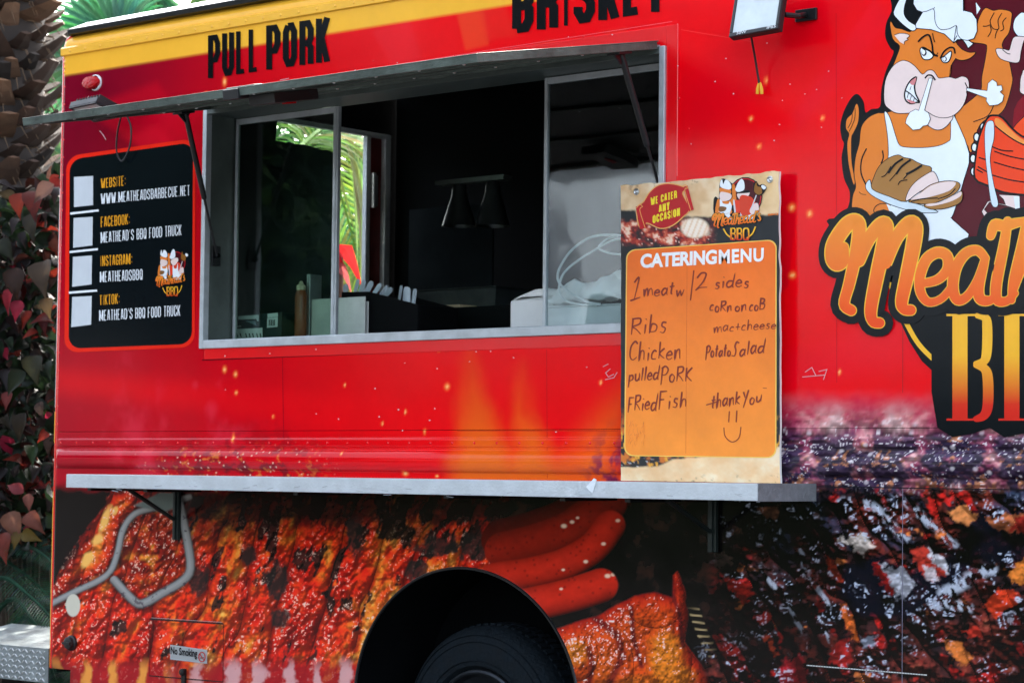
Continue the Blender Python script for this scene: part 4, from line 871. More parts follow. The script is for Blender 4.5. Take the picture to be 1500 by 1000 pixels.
def script(D, fx, txt, sc, lay, k=1., extra=0):
    # txt: list of (letter, dx, dy); three layers: black surround, yellow edge, orange face
    for w, col, l in ((104 if extra else 58, INK, lay), (41, (.86, .50, .04), lay+1), (35, 'f', lay+2)):
        for ch, dx, dy in txt:
            for pl in SCRIPT[ch]:
                pts = [fx(x+dx, y+dy) for x, y in pl]
                ww = w*sc*(1.35 if ch == 'M' and w < 60 else 1.)*(k if w < 60 else 1)
                yy = [fx(0, 170)[1], fx(0, 570)[1]]
                D.stroke(pts, ww, (FIRE[0], FIRE[1], yy[0], yy[1]) if col == 'f' else col, l, smooth=5, round_=True, taper=(lambda t: .72+.28*math.sin(math.pi*min(1, t*1.1+.05))) if w < 60 else None)
WORD = [('M', 0, 0), ('e', 0, 0), ('a', 0, 0), ('t', 0, 0), ('h', 0, 0), ('e', 470, -20), ('a', 460, -22), ('d', 640, -30), ("'", 660, -60), ('s', 690, -70)]
def bbq(D, fx, lay, edge=26):
    def G(p): return (YEL, (.66, .035, .014), fx(*p)[1], 0)
    y0, ym, y1 = 540, 725, 937
    for X in (0, 195, 390):
        B = [[(545+X, y0), (545+X, y1)]]
        out = [(525, 535), (680, 540), (722, 590), (724, 680), (695, 730), (722, 790), (722, 890), (680, 942), (525, 942)]
        if X == 390: out = [(540, 560), (600, 532), (690, 532), (722, 580), (722, 900), (735, 985), (690, 985), (660, 945), (560, 942)]
        c = (620, 740)
        D.poly([fx(c[0]+(x-c[0])*1.28+X, c[1]+(y-c[1])*1.11) for x, y in out], INK, lay+X/650, smooth=3)
        def grad(pts, l):
            # clip-free vertical gradient: many small bands
            D.poly([fx(*p) for p in pts], ((.86, .44, .03), (.62, .022, .012), fx(600, 690)[1], fx(600, 880)[1]), l)
        def bar(xa, xb, ya, yb, l):
            n = max(1, int(abs(yb-ya)/30))
            for k in range(n): grad([(xa+X, ya+(yb-ya)*k/n), (xb+X, ya+(yb-ya)*k/n), (xb+X, ya+(yb-ya)*(k+1)/n), (xa+X, ya+(yb-ya)*(k+1)/n)], l)
        g4 = ((.86, .44, .03), (.62, .022, .012), fx(600, 690)[1], fx(600, 880)[1]); ws = abs(fx(100, 0)[0]-fx(0, 0)[0])/100
        if X < 390:
            bar(555, 612, 541, 936, lay+1); bar(533, 650, 538, 546, lay+2); bar(533, 650, 930, 938, lay+2)
            D.stroke([fx(x+X, y) for x, y in [(640, 543), (678, 552), (686, 590), (684, 680), (672, 716), (634, 726)]], 38*ws, g4, lay+1, smooth=6, taper=lambda t: .25+.75*math.sin(math.pi*t)**.5)
            D.stroke([fx(x+X, y) for x, y in [(634, 727), (674, 742), (688, 780), (688, 880), (672, 920), (634, 934)]], 40*ws, g4, lay+1, smooth=6, taper=lambda t: .25+.75*math.sin(math.pi*t)**.5)
        else:
            for xa in (575, 682): D.stroke([fx(x+X, y) for x, y in [(628, 541), (xa, 570), (xa, 740), (xa, 900), (628, 935)]], 44*ws, g4, lay+1, smooth=8, taper=lambda t: .2+.8*math.sin(math.pi*t)**.4)
            D.stroke([fx(x+X, y) for x, y in [(610, 870), (660, 900), (700, 975)]], 26*ws, g4, lay+2, smooth=4)

# black panel with the addresses
D = Decal(base=.0015, step=.0005)
D.poly(rrect((97.5, 229), (286.5, 202.5), (285.5, 508.5), (94.5, 516.5), 20), (.78, .020, .008), 0)
D.poly(rrect((102.5, 234), (283.2, 208.5), (281.5, 503.5), (101, 510.5), 18), (.0018, .0042, .0062), 1)
ip = D.build('address_panel', T)
D = Decal(base=.0028, step=.0005)
for a, b_, h, t, c in (((148.5, 276), (185, 271.5), 14, 'WEBSITE:', 0), ((148.5, 299), (278.6, 286.2), 15, 'WWW.MEATHEADSBARBECUE.NET', 1), ((148.5, 333), (191, 328.4), 15, 'FACEBOOK:', 0), ((148.2, 356), (266.5, 344.6), 15.5, "MEATHEAD'S BBQ FOOD TRUCK", 1),
                       ((147.5, 390), (194.5, 386.5), 15, 'INSTAGRAM:', 0), ((147, 413.5), (209.5, 409.6), 15.5, 'MEATHEADSBBQ', 1), ((146.5, 447), (176, 444.5), 14.5, 'TIKTOK:', 0), ((146, 470), (264.8, 462.3), 15.5, "MEATHEAD'S BBQ FOOD TRUCK", 1)):
    block_text(D, t, a, b_, h, WHT if c else (.84, .36, .02), 0, t=.11, gap=.26, thin=.27)
for a, b_ in (((103.6, 313), (145.2, 308.3)), ((102.6, 369.3), (144, 365)), ((101.6, 428.7), (143, 425.5))): D.stroke([a, b_], 3, WHT, 0)
D.build('lettering', ip)
D = Decal(base=.0026, step=.0004)
for tl, tr, br, bl in (((109, 259.5), (137, 258), (137, 300.5), (109, 303.5)), ((108.5, 319.5), (136.5, 317.7), (136, 359.5), (107.7, 363)), ((107.5, 376.5), (135.3, 374.2), (134.8, 416.5), (106.5, 420)), ((106.5, 435), (135, 433.5), (134.2, 475.5), (105, 479))): D.poly([tl, tr, br, bl], (.56, .60, .62), 0)
D.build('blank_sticker', ip)

def mini_logo(D, fx, L, plate):
    # the small emblem: two chefs before a round maroon disc, script and block letters below
    def p(pts, c, l, sm=4): D.poly([fx(x, y) for x, y in pts], c, L+l, smooth=sm)
    ws = abs(fx(100, 0)[0]-fx(0, 0)[0])/100
    D.disc(*fx(575, 330), 250*ws, 285*ws, INK, L); D.disc(*fx(575, 332), 236*ws, 270*ws, (.55, .012, .02), L+1); D.disc(*fx(575, 332), 222*ws, 256*ws, (.06, .004, .008), L+2)
    if plate:
        p([(195, 200), (215, 90), (270, 70), (370, 130), (400, 200), (400, 600), (140, 610), (110, 400), (140, 330), (190, 360)], INK, 2)
        p([(700, 130), (745, 110), (770, 165), (830, 150), (890, 200), (830, 300), (770, 320), (700, 250)], INK, 2)
    p([(160, 400), (205, 370), (330, 400), (400, 330), (440, 330), (440, 420), (370, 480), (370, 580), (150, 600)], ORG, 3)
    p([(385, 160), (425, 170), (440, 330), (390, 340)], ORG, 3, 2)
    p([(205, 205), (350, 220), (360, 290), (230, 290)], ORG, 4); p([(205, 285), (245, 262), (370, 300), (355, 375), (250, 400), (205, 360)], PNK, 5)
    p([(215, 110), (240, 85), (255, 150), (290, 85), (350, 120), (375, 200), (330, 230), (215, 190)], WHT, 6)
    p([(205, 375), (235, 375), (250, 430), (330, 440), (350, 400), (380, 480), (350, 590), (385, 660), (330, 660), (280, 600), (215, 560)], WHT, 4)
    p([(185, 510), (215, 475), (300, 490), (280, 540), (215, 555)], (.20, .09, .03), 5); p([(175, 545), (280, 580), (360, 550), (290, 600)], (.7, .68, .66), 5)
    p([(420, 400), (500, 400), (495, 560), (440, 560)], (.75, .05, .02), 3); p([(400, 400), (420, 390), (440, 570), (420, 580)], (.6, .6, .62), 4)
    p([(500, 330), (640, 330), (700, 380), (780, 540), (700, 580), (520, 600)], (.66, .05, .02), 3); p([(690, 450), (760, 430), (770, 540), (680, 590), (640, 540)], PNK, 4)
    p([(505, 390), (525, 400), (540, 440), (600, 440), (625, 350), (640, 480), (690, 650), (530, 650), (505, 560)], WHT, 4)
    p([(460, 290), (600, 240), (640, 290), (560, 380), (490, 370)], PNK, 4); p([(465, 260), (620, 235), (640, 270), (580, 280), (470, 285)], INK, 5, 2)
    p([(440, 200), (470, 130), (520, 75), (560, 120), (560, 230), (470, 265), (430, 230)], WHT, 5)
    p([(715, 170), (740, 125), (755, 180), (810, 200), (820, 280), (770, 305), (710, 260)], (.26, .11, .02), 4); p([(810, 190), (830, 160), (885, 195), (850, 230)], WHT, 4, 2)
    D.stroke([fx(740, 310), fx(665, 510)], 16*ws, (.62, .60, .60), L+5)
    D.stroke([fx(255, 800), fx(310, 890), fx(400, 950)], 20*ws, YEL, L+1, smooth=4); D.stroke([fx(725, 770), fx(680, 870), fx(600, 940)], 20*ws, YEL, L+1, smooth=4)
    def fs(x, y): return fx(90+(x-85)*.5, 590+(y-190)*.52+(0 if x < 430 else 0)-(x-100)*.02)
    script(D, fs, WORD, ws*.62, L+6, .9)
    def fb(x, y): return fx(352+(x-533)*.50, 790+(y-538)*.44)
    for X in (0, 185):
        for (xa, xb) in ((545, 600),): D.poly([fb(xa+X, 540), fb(xb+X, 540), fb(xb+X, 937), fb(xa+X, 937)], (YEL, (.62, .03, .012), fb(0, 640)[1], fb(0, 930)[1]), L+8)
        for pl in ([(600, 550), (680, 570), (680, 700), (600, 725)], [(600, 727), (688, 760), (688, 910), (600, 935)]): D.stroke([fb(x+X, y) for x, y in pl], 17*ws, (YEL, (.62, .03, .012), fb(0, 640)[1], fb(0, 930)[1]), L+9, smooth=5)
    D.stroke([fb(x, y) for x, y in [(1010, 545), (940, 600), (940, 880), (1010, 935), (1080, 880), (1080, 600), (1012, 545)]], 22*ws, (YEL, (.62, .03, .012), fb(0, 640)[1], fb(0, 930)[1]), L+8, smooth=5)
    D.stroke([fb(1010, 860), fb(1080, 960)], 15*ws, (.66, .06, .014), L+9)
D = Decal(base=.0028, step=.0003)
mini_logo(D, lambda u, v: (225+(50+(u-90)*.704)/11.77, 355+(100+(v-45)*.905)/11.77-(u-90)*.002), 0, False); D.build('emblem', ip)

# block lettering over the window
D = Decal(base=.0035, step=.0004)
block_text(D, 'PULL', (305.5, 115.3), (380.5, 104.6), 62.5, (.002, .0025, .0035), 0, t=.145, gap=.16); block_text(D, 'PORK', (390.7, 102.8), (484.5, 90.2), 64.5, (.002, .0025, .0035), 0, t=.145, gap=.16); D.build('lettering', T)
D = Decal(base=.0035, step=.0004)
block_text(D, 'BRISKET', (751, 50.3), (975, 15.8), 78, (.002, .0025, .0035), 0, t=.17, gap=.15); D.build('lettering', T)

# the big emblem
D = Decal(base=.0016, step=.00032)
def E6(x, y): return (1220+x/3.0286, y/3.0303)
def e(pts, c, l, sm=4): D.poly([E6(x, y) for x, y in pts], c, l, smooth=sm)
def ln(pts, l=14, w=1.0, c=INK): D.stroke([E6(x, y) for x, y in pts], w, c, l, smooth=4)
def eo(pts, c, l, w=1.2, sm=4):           # filled shape with an ink outline
    D.stroke([E6(x, y) for x, y in (spline(pts, sm, True) if sm else pts)], w*2, INK, l, closed=True); D.poly([E6(x, y) for x, y in pts], c, l+1, smooth=sm)
HW = (.74, .80, .84); LB = (.60, .70, .74)
e([(300, -60), (262, 50), (238, 105), (234, 165), (256, 215), (270, 236), (235, 320), (216, 400), (210, 475), (172, 485), (146, 500), (138, 455), (118, 424), (100, 420), (76, 445), (48, 500), (34, 560), (40, 615), (50, 640), (40, 700), (50, 790), (76, 855), (66, 925), (20, 965), (-10, 1010), (300, 1300), (900, 1300), (1500, 1100), (1620, 500), (1480, 60), (1200, -200), (700, -250)], INK, 0)
e([(560, -60), (900, -200), (1250, -100), (1440, 120), (1540, 500), (1440, 900), (1200, 1150), (500, 1150), (480, 600), (520, 200)], (.085, .003, .010), 1)
e([(880, 400), (1100, 300), (1300, 400), (1300, 900), (880, 900), (800, 540)], (.22, .003, .012), 2)
# tail
e([(106, 462), (116, 490), (112, 545), (92, 590), (84, 605), (82, 640), (84, 720), (98, 800), (92, 815), (72, 730), (66, 640), (74, 596), (60, 570), (64, 530), (88, 505)], ORG, 1); ln([(100, 480), (98, 530), (74, 585)], 2); ln([(88, 505), (84, 540), (68, 570)], 2)
# raised arm and fist
eo([(545, 500), (585, 470), (640, 425), (662, 395), (664, 345), (680, 260), (686, 208), (672, 196), (622, 188), (612, 176), (640, 120), (652, 80), (676, 40), (700, 45), (716, 50), (745, 45), (790, 55), (793, 85), (782, 145), (758, 180), (752, 210), (776, 250), (794, 330), (796, 370), (768, 470), (735, 510), (690, 525), (650, 560), (622, 640), (612, 675), (570, 600)], ORG, 2)
for pl in ([(718, 58), (704, 84), (700, 100), (712, 128), (738, 130), (735, 92), (752, 60)], [(700, 112), (684, 118), (668, 118)], [(735, 130), (726, 150), (722, 172)], [(700, 115), (704, 140), (690, 165)], [(772, 80), (756, 100), (760, 130), (745, 140)], [(718, 462), (690, 515), (625, 542)]): ln(pl, 5, 1.3)
# torso and near arm
eo([(232, 503), (200, 505), (160, 525), (130, 565), (120, 640), (104, 700), (98, 770), (105, 830), (92, 870), (90, 935), (130, 960), (150, 1010), (330, 1010), (420, 960), (560, 800), (606, 680), (560, 590), (530, 520), (380, 480)], ORG, 4)
ln([(152, 660), (130, 710), (128, 770), (150, 822)], 6, 2.0); ln([(222, 668), (226, 700), (216, 728)], 6, 2.0); ln([(118, 852), (130, 862), (150, 865)], 6, .8)
# apron and legs
eo([(232, 503), (246, 508), (262, 545), (285, 620), (300, 648), (330, 656), (400, 658), (470, 650), (515, 630), (526, 610), (528, 520), (540, 516), (606, 682), (582, 800), (536, 950), (525, 968), (570, 1010), (600, 1060), (440, 1150), (380, 1040), (300, 1040), (256, 900), (242, 760), (250, 690), (246, 600)], HW, 6, 1.0, 3)
# head
eo([(300, 205), (270, 175), (258, 110), (262, 100), (278, 125), (310, 133), (345, 145), (372, 128), (440, 130), (520, 165), (552, 196), (560, 230), (545, 262), (528, 290), (520, 345), (480, 400), (400, 420), (300, 400), (250, 350), (268, 300), (290, 245)], ORG, 7, 1.0, 3)
eo([(545, 195), (575, 222), (608, 236), (634, 236), (612, 258), (580, 268), (552, 262), (540, 240)], ORG, 7)
e([(275, 158), (300, 150), (330, 152), (342, 160), (332, 172), (336, 180), (322, 186), (318, 198), (300, 188)], PNK, 9, 0); ln([(275, 158), (300, 150), (330, 152), (344, 162), (332, 172), (338, 178), (322, 186), (320, 200)], 10, .9)
eo([(380, 495), (400, 490), (526, 512), (520, 545), (490, 572), (460, 576), (430, 560), (400, 530)], PNK, 8)
eo([(234, 460), (232, 400), (242, 345), (272, 295), (310, 272), (340, 278), (370, 300), (400, 333), (424, 316), (446, 316), (462, 336), (475, 350), (520, 345), (548, 352), (575, 342), (598, 350), (606, 372), (604, 398), (594, 408), (596, 425), (580, 470), (545, 508), (505, 523), (460, 518), (420, 495), (392, 486), (370, 498), (330, 503), (285, 502), (255, 485)], PNK, 9, 1.0, 3)
ln([(412, 350), (425, 336), (444, 338), (458, 358)], 12, 2.2); ln([(590, 368), (598, 385), (604, 396)], 12, 1.4); ln([(520, 345), (528, 290), (520, 345)], 12, .8)
# mouth
eo([(374, 345), (352, 356), (332, 385), (322, 420), (328, 448), (350, 462), (376, 456), (388, 454), (372, 420), (366, 385)], WHT, 12, 1.1, 4); e([(374, 347), (352, 360), (346, 372), (364, 380)], (.62, .22, .22), 14, 2); e([(330, 442), (350, 461), (372, 456), (350, 447)], (.62, .22, .22), 14, 2); ln([(326, 404), (350, 420), (386, 455)], 15, 1.6); ln([(340, 414), (334, 436)], 15, .9); ln([(354, 424), (346, 448)], 15, .9); ln([(366, 436), (362, 452)], 15, .9); ln([(352, 384), (346, 402)], 15, .7)
# eyes and brows
eo([(392, 226), (402, 214), (420, 222), (446, 248), (430, 264), (404, 260)], WHT, 10, 1.6, 4); D.disc(*E6(408, 236), 3.8, 4.8, INK, 13); D.disc(*E6(406, 234), 2.6, 3.6, WHT, 14)
eo([(486, 262), (500, 252), (526, 232), (524, 256), (512, 276), (494, 276)], WHT, 10, 1.6, 4); D.disc(*E6(500, 264), 3.0, 3.8, INK, 13); D.disc(*E6(499, 264), 2.0, 2.8, WHT, 14)
ln([(382, 188), (404, 166), (430, 158), (444, 200), (450, 240), (470, 252)], 13, 2.6); ln([(400, 215), (430, 226), (458, 250)], 13, 2.6); ln([(480, 262), (496, 232), (520, 214), (540, 216), (546, 240)], 13, 2.4); ln([(446, 150), (450, 172), (456, 190)], 13, 1.4); ln([(463, 248), (470, 236)], 13, 1.2)
# horns and hat
eo([(318, -20), (300, 0), (274, 56), (290, 85), (325, 118), (358, 138), (374, 120), (340, 98), (318, 66), (322, 20), (340, -30)], HW, 10, 1.3, 3)
e([(340, -30), (324, 30), (322, 66), (342, 96), (370, 112), (402, 62), (370, 40), (362, 0)], INK, 9, 0)
eo([(366, -30), (362, 20), (378, 46), (404, 56), (372, 110), (374, 126), (440, 132), (500, 152), (540, 190), (556, 176), (580, 176), (596, 198), (604, 214), (624, 196), (600, 180), (628, 172), (642, 140), (640, 90), (620, 60), (584, 50), (582, -40)], HW, 11, 1.2, 0)
ln([(376, 60), (420, 52), (452, 44), (458, 100), (480, 132), (520, 130), (552, 116), (556, 150), (575, 176), (610, 182)], 14, .9); ln([(552, 116), (540, 190)], 14, .9); ln([(555, 160), (540, 190), (572, 176)], 14, 1.0); ln([(450, 44), (456, 34)], 14, .9); ln([(583, -10), (583, 52)], 14, 1.1)
e([(636, 12), (656, 40), (640, 66)], HW, 2, 0)
# snorts
eo([(432, 350), (446, 350), (410, 492), (428, 504), (436, 530), (424, 556), (404, 560), (390, 574), (360, 578), (344, 562), (328, 548), (332, 528), (348, 500), (372, 488), (386, 494)], WHT, 15, .8, 0)
eo([(598, 394), (690, 406), (694, 372), (712, 356), (730, 368), (732, 384), (752, 382), (756, 400), (744, 410), (762, 426), (756, 452), (736, 466), (700, 470), (686, 450), (688, 436), (600, 404)], WHT, 15, .8, 0)
# carving board and brisket
eo([(150, 820), (166, 800), (176, 830), (215, 860), (330, 892), (460, 936), (440, 944), (370, 940), (270, 912), (190, 875), (155, 845)], LB, 8, 1.0)
eo([(178, 838), (186, 790), (210, 740), (250, 705), (292, 690), (318, 702), (350, 708), (375, 722), (405, 735), (440, 748), (420, 800), (360, 830), (330, 894), (250, 870)], (.36, .17, .045), 10, 1.0, 3)
eo([(330, 892), (340, 850), (370, 810), (420, 775), (450, 764), (470, 800), (462, 815), (390, 850)], PNK, 11, 1.0, 3)
eo([(342, 896), (370, 880), (400, 850), (440, 822), (500, 806), (556, 810), (566, 830), (540, 862), (470, 896), (420, 906)], (.36, .17, .045), 12, 1.0, 3); e([(350, 886), (400, 852), (440, 824), (500, 808), (550, 812), (520, 848), (440, 874), (380, 884)], PNK, 15, 3)
eo([(410, 912), (480, 902), (540, 870), (574, 850), (577, 880), (560, 905), (500, 925), (440, 928)], (.36, .17, .045), 12, 1.0, 3); e([(416, 908), (480, 898), (540, 868), (572, 852), (570, 872), (520, 898), (440, 916)], PNK, 15, 3)
for pl, w in (([(316, 706), (280, 730), (250, 770)], 3), ([(262, 740), (238, 778), (220, 786)], 1.4), ([(350, 710), (310, 740), (285, 775)], 3), ([(290, 765), (256, 805)], 1.2), ([(400, 735), (360, 760), (330, 775)], 3.4), ([(340, 770), (318, 796)], 1.6), ([(335, 800), (305, 805), (294, 822)], 1.4), ([(350, 896), (400, 884), (470, 880)], 1.6), ([(470, 884), (520, 866), (548, 838)], 1.4)): ln(pl, 16, w)
e([(240, 905), (262, 958), (298, 935)], HW, 8, 0); e([(330, 940), (345, 950), (372, 948)], HW, 8, 0); ln([(250, 905), (215, 905), (190, 920), (188, 945), (240, 960), (260, 985)], 8, 1.2)
# rack of ribs, tongs and the other chef's hands
for cx, cy in ((668, 566), (640, 610), (630, 655), (624, 705), (626, 762)): D.stroke([E6(cx+9*math.cos(t), cy+15*math.sin(t)) for t in np.linspace(0, 2*math.pi, 14)][:-1], 5, INK, 3, closed=True); D.disc(*E6(cx, cy), 3.2, 5, WHT, 4)
eo([(690, 530), (720, 518), (752, 528), (800, 580), (860, 620), (1000, 660), (1000, 870), (860, 862), (760, 850), (690, 820), (636, 790), (640, 700), (656, 610)], (.80, .055, .012), 4, 3.0, 3)
e([(722, 528), (748, 534), (800, 585), (860, 628), (1000, 668), (1000, 690), (860, 650), (790, 610), (728, 560)], (.80, .26, .05), 7, 3)
for pl in ([(722, 560), (790, 612), (860, 648), (1000, 690)], [(650, 700), (700, 716)], [(645, 740), (690, 766)], [(700, 648), (750, 668), (802, 672)], [(718, 672), (790, 696), (900, 716)], [(716, 720), (800, 745), (900, 765)], [(700, 775), (790, 800), (900, 815)], [(640, 752), (668, 768)]): ln(pl, 8, 1.8)
eo([(688, 545), (712, 540), (718, 570), (716, 620), (706, 660), (700, 720), (716, 820), (736, 908), (708, 906), (690, 780), (680, 680), (678, 590)], LB, 9, .8)
eo([(690, 896), (720, 902), (770, 912), (826, 930), (826, 870), (740, 866), (760, 884), (770, 910), (740, 905), (700, 892), (672, 930), (690, 950), (760, 950), (848, 960), (848, 990), (690, 990), (664, 940)], PNK, 4, 1.0, 0); e([(804, 872), (830, 872), (832, 948), (812, 930)], HW, 6, 0)
eo([(850, 60), (820, 75), (806, 100), (806, 135), (830, 165), (870, 170), (900, 120)], HW, 4); eo([(812, 165), (796, 190), (786, 225), (765, 222), (732, 218), (728, 232), (748, 262), (800, 278), (828, 274), (836, 230), (850, 180), (870, 170)], PNK, 5, 1.0, 3); ln([(755, 222), (775, 238), (790, 242)], 8, 1.2)
eo([(870, 310), (842, 330), (834, 380), (850, 420), (1000, 430), (1040, 330)], PNK, 4); eo([(800, 585), (850, 520), (920, 470), (1060, 480), (1110, 640), (1000, 660), (870, 626)], (.80, .07, .015), 3, 1.2)
# lower black field, arc, block letters and script
def E5(x, y): return (1180+x/2.566, 250+y/2.564)
D.poly([E5(x, y) for x, y in [(330, 500), (360, 570), (392, 640), (440, 715), (500, 770), (540, 790), (820, 860), (1040, 800), (1180, 700), (1260, 560), (1200, 480), (800, 440)]], INK, 9)
D.stroke([E5(x, y) for x, y in [(372, 553), (420, 640), (480, 705), (560, 765), (640, 812), (735, 845), (830, 858), (950, 840), (1080, 770), (1200, 600)]], 7.0, YEL, 10, smooth=5)
D.poly([E5(310, 418), E5(326, 420), E5(320, 448)], YEL, 10)
bbq(D, E5, 11); script(D, E5, WORD, 1/2.566, 18, 1.12, 1)
em = D.build('emblem', T)

# ------------------------------------------------------------------ menu board
BY = -.062
mb = thing('menu_board', tuple(P(1026, 706, BY)), 'hand written orange catering menu board standing on the serving shelf', 'menu board')
tl, tr, br, bl = P(909.5, 272.5, BY), P(1141, 250.5, BY), P(1142.5, 707.5, BY), P(909.5, 703.5, BY)
def paint_board(x, y):
    n = fbm(x/30, y/30, 200); c = lerp([(.3, (.66, .42, .21)), (.55, (.78, .56, .32)), (.75, (.82, .66, .44))], n); c = mix(c, (.86, .74, .56), .6*sst(300, 255, y)*sst(.4, .6, n))
    c = mix(c, (.84, .55, .22), .6*sst(1080, 1138, x)*sst(340, 260, y)); c = mix(c, (.30, .18, .09), .8*sst(.66, .78, fbm(x/7, y/7, 203))*sst(12, 2, np.minimum(np.hypot(x-928, y-279), np.abs(y-(272-.094*(x-909))))))
    top = sst(2, -2, sdpoly(x, y+3*(fbm(x/6, y/6, 205)-.5), [(905, 308), (930, 308), (940, 330), (965, 320), (1000, 317), (1045, 318), (1090, 316), (1145, 314), (1150, 560), (1150, 720), (900, 720), (905, 360)]))
    t = fbm(x/8, y/8, 207); meat = lerp([(.25, (.015, .008, .008)), (.42, (.16, .008, .01)), (.52, (.45, .03, .012)), (.62, (.68, .16, .08)), (.75, (.85, .62, .45))], t+.25*(fbm(x/3, y/3, 208)-.5))
    k = sst(1052, 1030, x+12*(t-.5))*sst(318, 330, y+10*(t-.5)); k2 = sst(362, 356, y)
    pc = np.zeros((len(x), 3))+np.array((.008, .011, .014)); pc = mix(pc, (.55, .40, .30), 0*k); pc = pc*(1-(k*k2)[:, None])+meat*(k*k2)[:, None]
    sl = np.hypot((x-1018)/22, (y-334)/16); pc = mix(pc, (.82, .60, .38), sst(1.05, .8, sl)*k2*.9); pc = mix(pc, (.95, .86, .74), sst(.35, .6, np.abs(np.sin((x+.4*y)/2.6)))*sst(1, .7, sl)*k2*.7)
    d, r = worley(x/5, y/5, 211); pc = mix(pc, (.9, .6, .5), k*k2*sst(.3, .15, d)*(r > .75)); 
    bot = sst(590, 640, y); pc = mix(pc, (.62, .16, .015), bot*sst(.5, .62, fbm(x/10, y/14, 213))); pc = mix(pc, (.78, .36, .03), bot*sst(.62, .7, fbm(x/8, y/10, 215)))
    dk = sst(.5, .6, fbm(x/12, y/7, 217))*sst(668, 676, y); pc = mix(pc, (.012, .01, .01), dk); pc = mix(pc, (.42, .45, .48), dk*sst(.6, .66, fbm((x+y)/10, (y-x)/4, 219)))
    torn = sst(1.5, -1.5, sdpoly(x, y+4*(fbm(x/9, y/9, 221)-.5), [(900, 684), (935, 684), (964, 682), (985, 672), (1035, 668), (1130, 660), (1150, 648), (1150, 720), (900, 720)]))
    c = c*(1-top[:, None])+pc*top[:, None]
    tc = lerp([(.3, (.80, .50, .24)), (.6, (.84, .60, .33)), (.8, (.86, .70, .46))], fbm(x/20, y/16, 223)); tc = mix(tc, (.25, .17, .1), .7*sst(.68, .76, fbm(x/6, y/4, 225))*sst(690, 704, y))
    return c*(1-torn[:, None])+tc*torn[:, None]
nx, ny = 150, 290; vs = []; pxs = []
for j in range(ny+1):
    for i in range(nx+1):
        u, v = i/nx, j/ny; u2 = u
        p = (tl*(1-u)+tr*u)*(1-v)+(bl*(1-u)+br*u)*v
        # worn, slightly ragged edges
        if i == 0: p = p+Vector((.0025*(vnoise(np.array([v*40.]), np.array([0.]), 5)[0]-.5), 0, 0))
        if i == nx: p = p+Vector((.006*(vnoise(np.array([v*22.]), np.array([3.]), 5)[0]-.5), 0, 0))
        if j == 0: p = p+Vector((0, 0, .006*(vnoise(np.array([u*26.]), np.array([7.]), 5)[0]-.5)))
        vs.append(p)
A_ = np.array(vs); px, py = to_px(A_[:, 0], A_[:, 1], A_[:, 2]); cols = [tuple(c) for c in paint_board(px, py)]
b = MB(); b.add(vs, [(j*(nx+1)+i, (j+1)*(nx+1)+i, (j+1)*(nx+1)+i+1, j*(nx+1)+i+1) for j in range(ny) for i in range(nx)], cols)
rim = [i for i in range(nx+1)]+[j*(nx+1)+nx for j in range(1, ny+1)]+[ny*(nx+1)+i for i in range(nx-1, -1, -1)]+[j*(nx+1) for j in range(ny-1, 0, -1)]
n0 = len(vs); ed = [vs[i] for i in rim]; k = len(rim); b.cur = (.72, .70, .66)
b.add([p+Vector((0, .0003, 0)) for p in ed]+[p+Vector((0, .012, 0)) for p in ed], [(i, (i+1) % k, (i+1) % k+k, i+k) for i in range(k)]+[tuple(range(k, 2*k))])
b.build('board', BOARDM, mb, fix=False)
D = Decal(base=.0010, Y=BY, step=.0004)
po = rrect((917.5, 366), (1138, 350.5), (1137.5, 670.5), (914.5, 667.5), 13)
D.poly(po, (.90, .56, .10), 0); c = Vector((1027, 512)); D.poly([tuple(c+Vector(((p[0]-c.x)*.985, (p[1]-c.y)*.991))) for p in po], ((.88, .150, .006), (.90, .27, .022), 380, 600), 1)
D.stroke([(1007, 372), (1005, 664)], .5, (.62, .10, .008), 2)
op = D.build('menu_panel', mb, BOARDM)
D = Decal(base=.0026, Y=BY, step=.0004)
for a, b_ in (((931, 282), (955, 384)),): pass
ban = [(953, 282), (966, 272), (984, 270), (1004, 276), (1000, 284), (1010, 306), (1000, 318), (985, 330), (968, 334), (948, 326), (938, 332), (934, 306), (944, 296)]
D.stroke(spline(ban, 4, True), 3.2, (.80, .40, .12), 0, closed=True); D.poly(ban, (.46, .010, .014), 1, smooth=4)
D.poly([(1002, 274), (1008, 272), (1017, 307), (1010, 310)], (.50, .012, .016), 2); D.poly([(932, 303), (941, 301), (948, 334), (938, 336)], (.50, .012, .016), 2); D.stroke([(1001, 273), (1005, 271), (1008, 276), (1004, 279), (1013, 309)], 1, (.84, .36, .10), 3, smooth=3); D.stroke([(933, 305), (938, 300), (942, 303), (938, 308), (946, 334)], 1, (.84, .36, .10), 3, smooth=3)
block_text(D, 'WE CATER', (954, 301), (992.5, 290), 11, (.86, .68, .03), 4, t=.2, gap=.22); block_text(D, 'ANY', (966, 312), (982, 307), 11, (.86, .68, .03), 4, t=.2, gap=.22); block_text(D, 'OCCASION', (957, 327.5), (997, 316), 11.5, (.86, .68, .03), 4, t=.2, gap=.22)
D.build('banner', mb)
D = Decal(base=.0032, Y=BY, step=.00025)
mini_logo(D, lambda u, v: (1035+u/10, 255+v/10), 0, True); font_text(D, 'BBQ', [(1126, 316.5), (1141, 315), (1141, 312), (1126, 313.5)], (.75, .16, .02), 5, .05)
D.build('emblem', mb)
D = Decal(base=.0026, Y=BY, step=.0004)
font_text(D, 'CATERING', [(938.5, 393), (1050.5, 387), (1051, 365.5), (939, 372)], (.86, .85, .83), 0, .042, .98); font_text(D, 'MENU', [(1053.5, 387), (1119, 383), (1119.5, 363), (1053.5, 366)], (.86, .85, .83), 0, .034, 1.12)
D.build('lettering', mb, BOARDM)
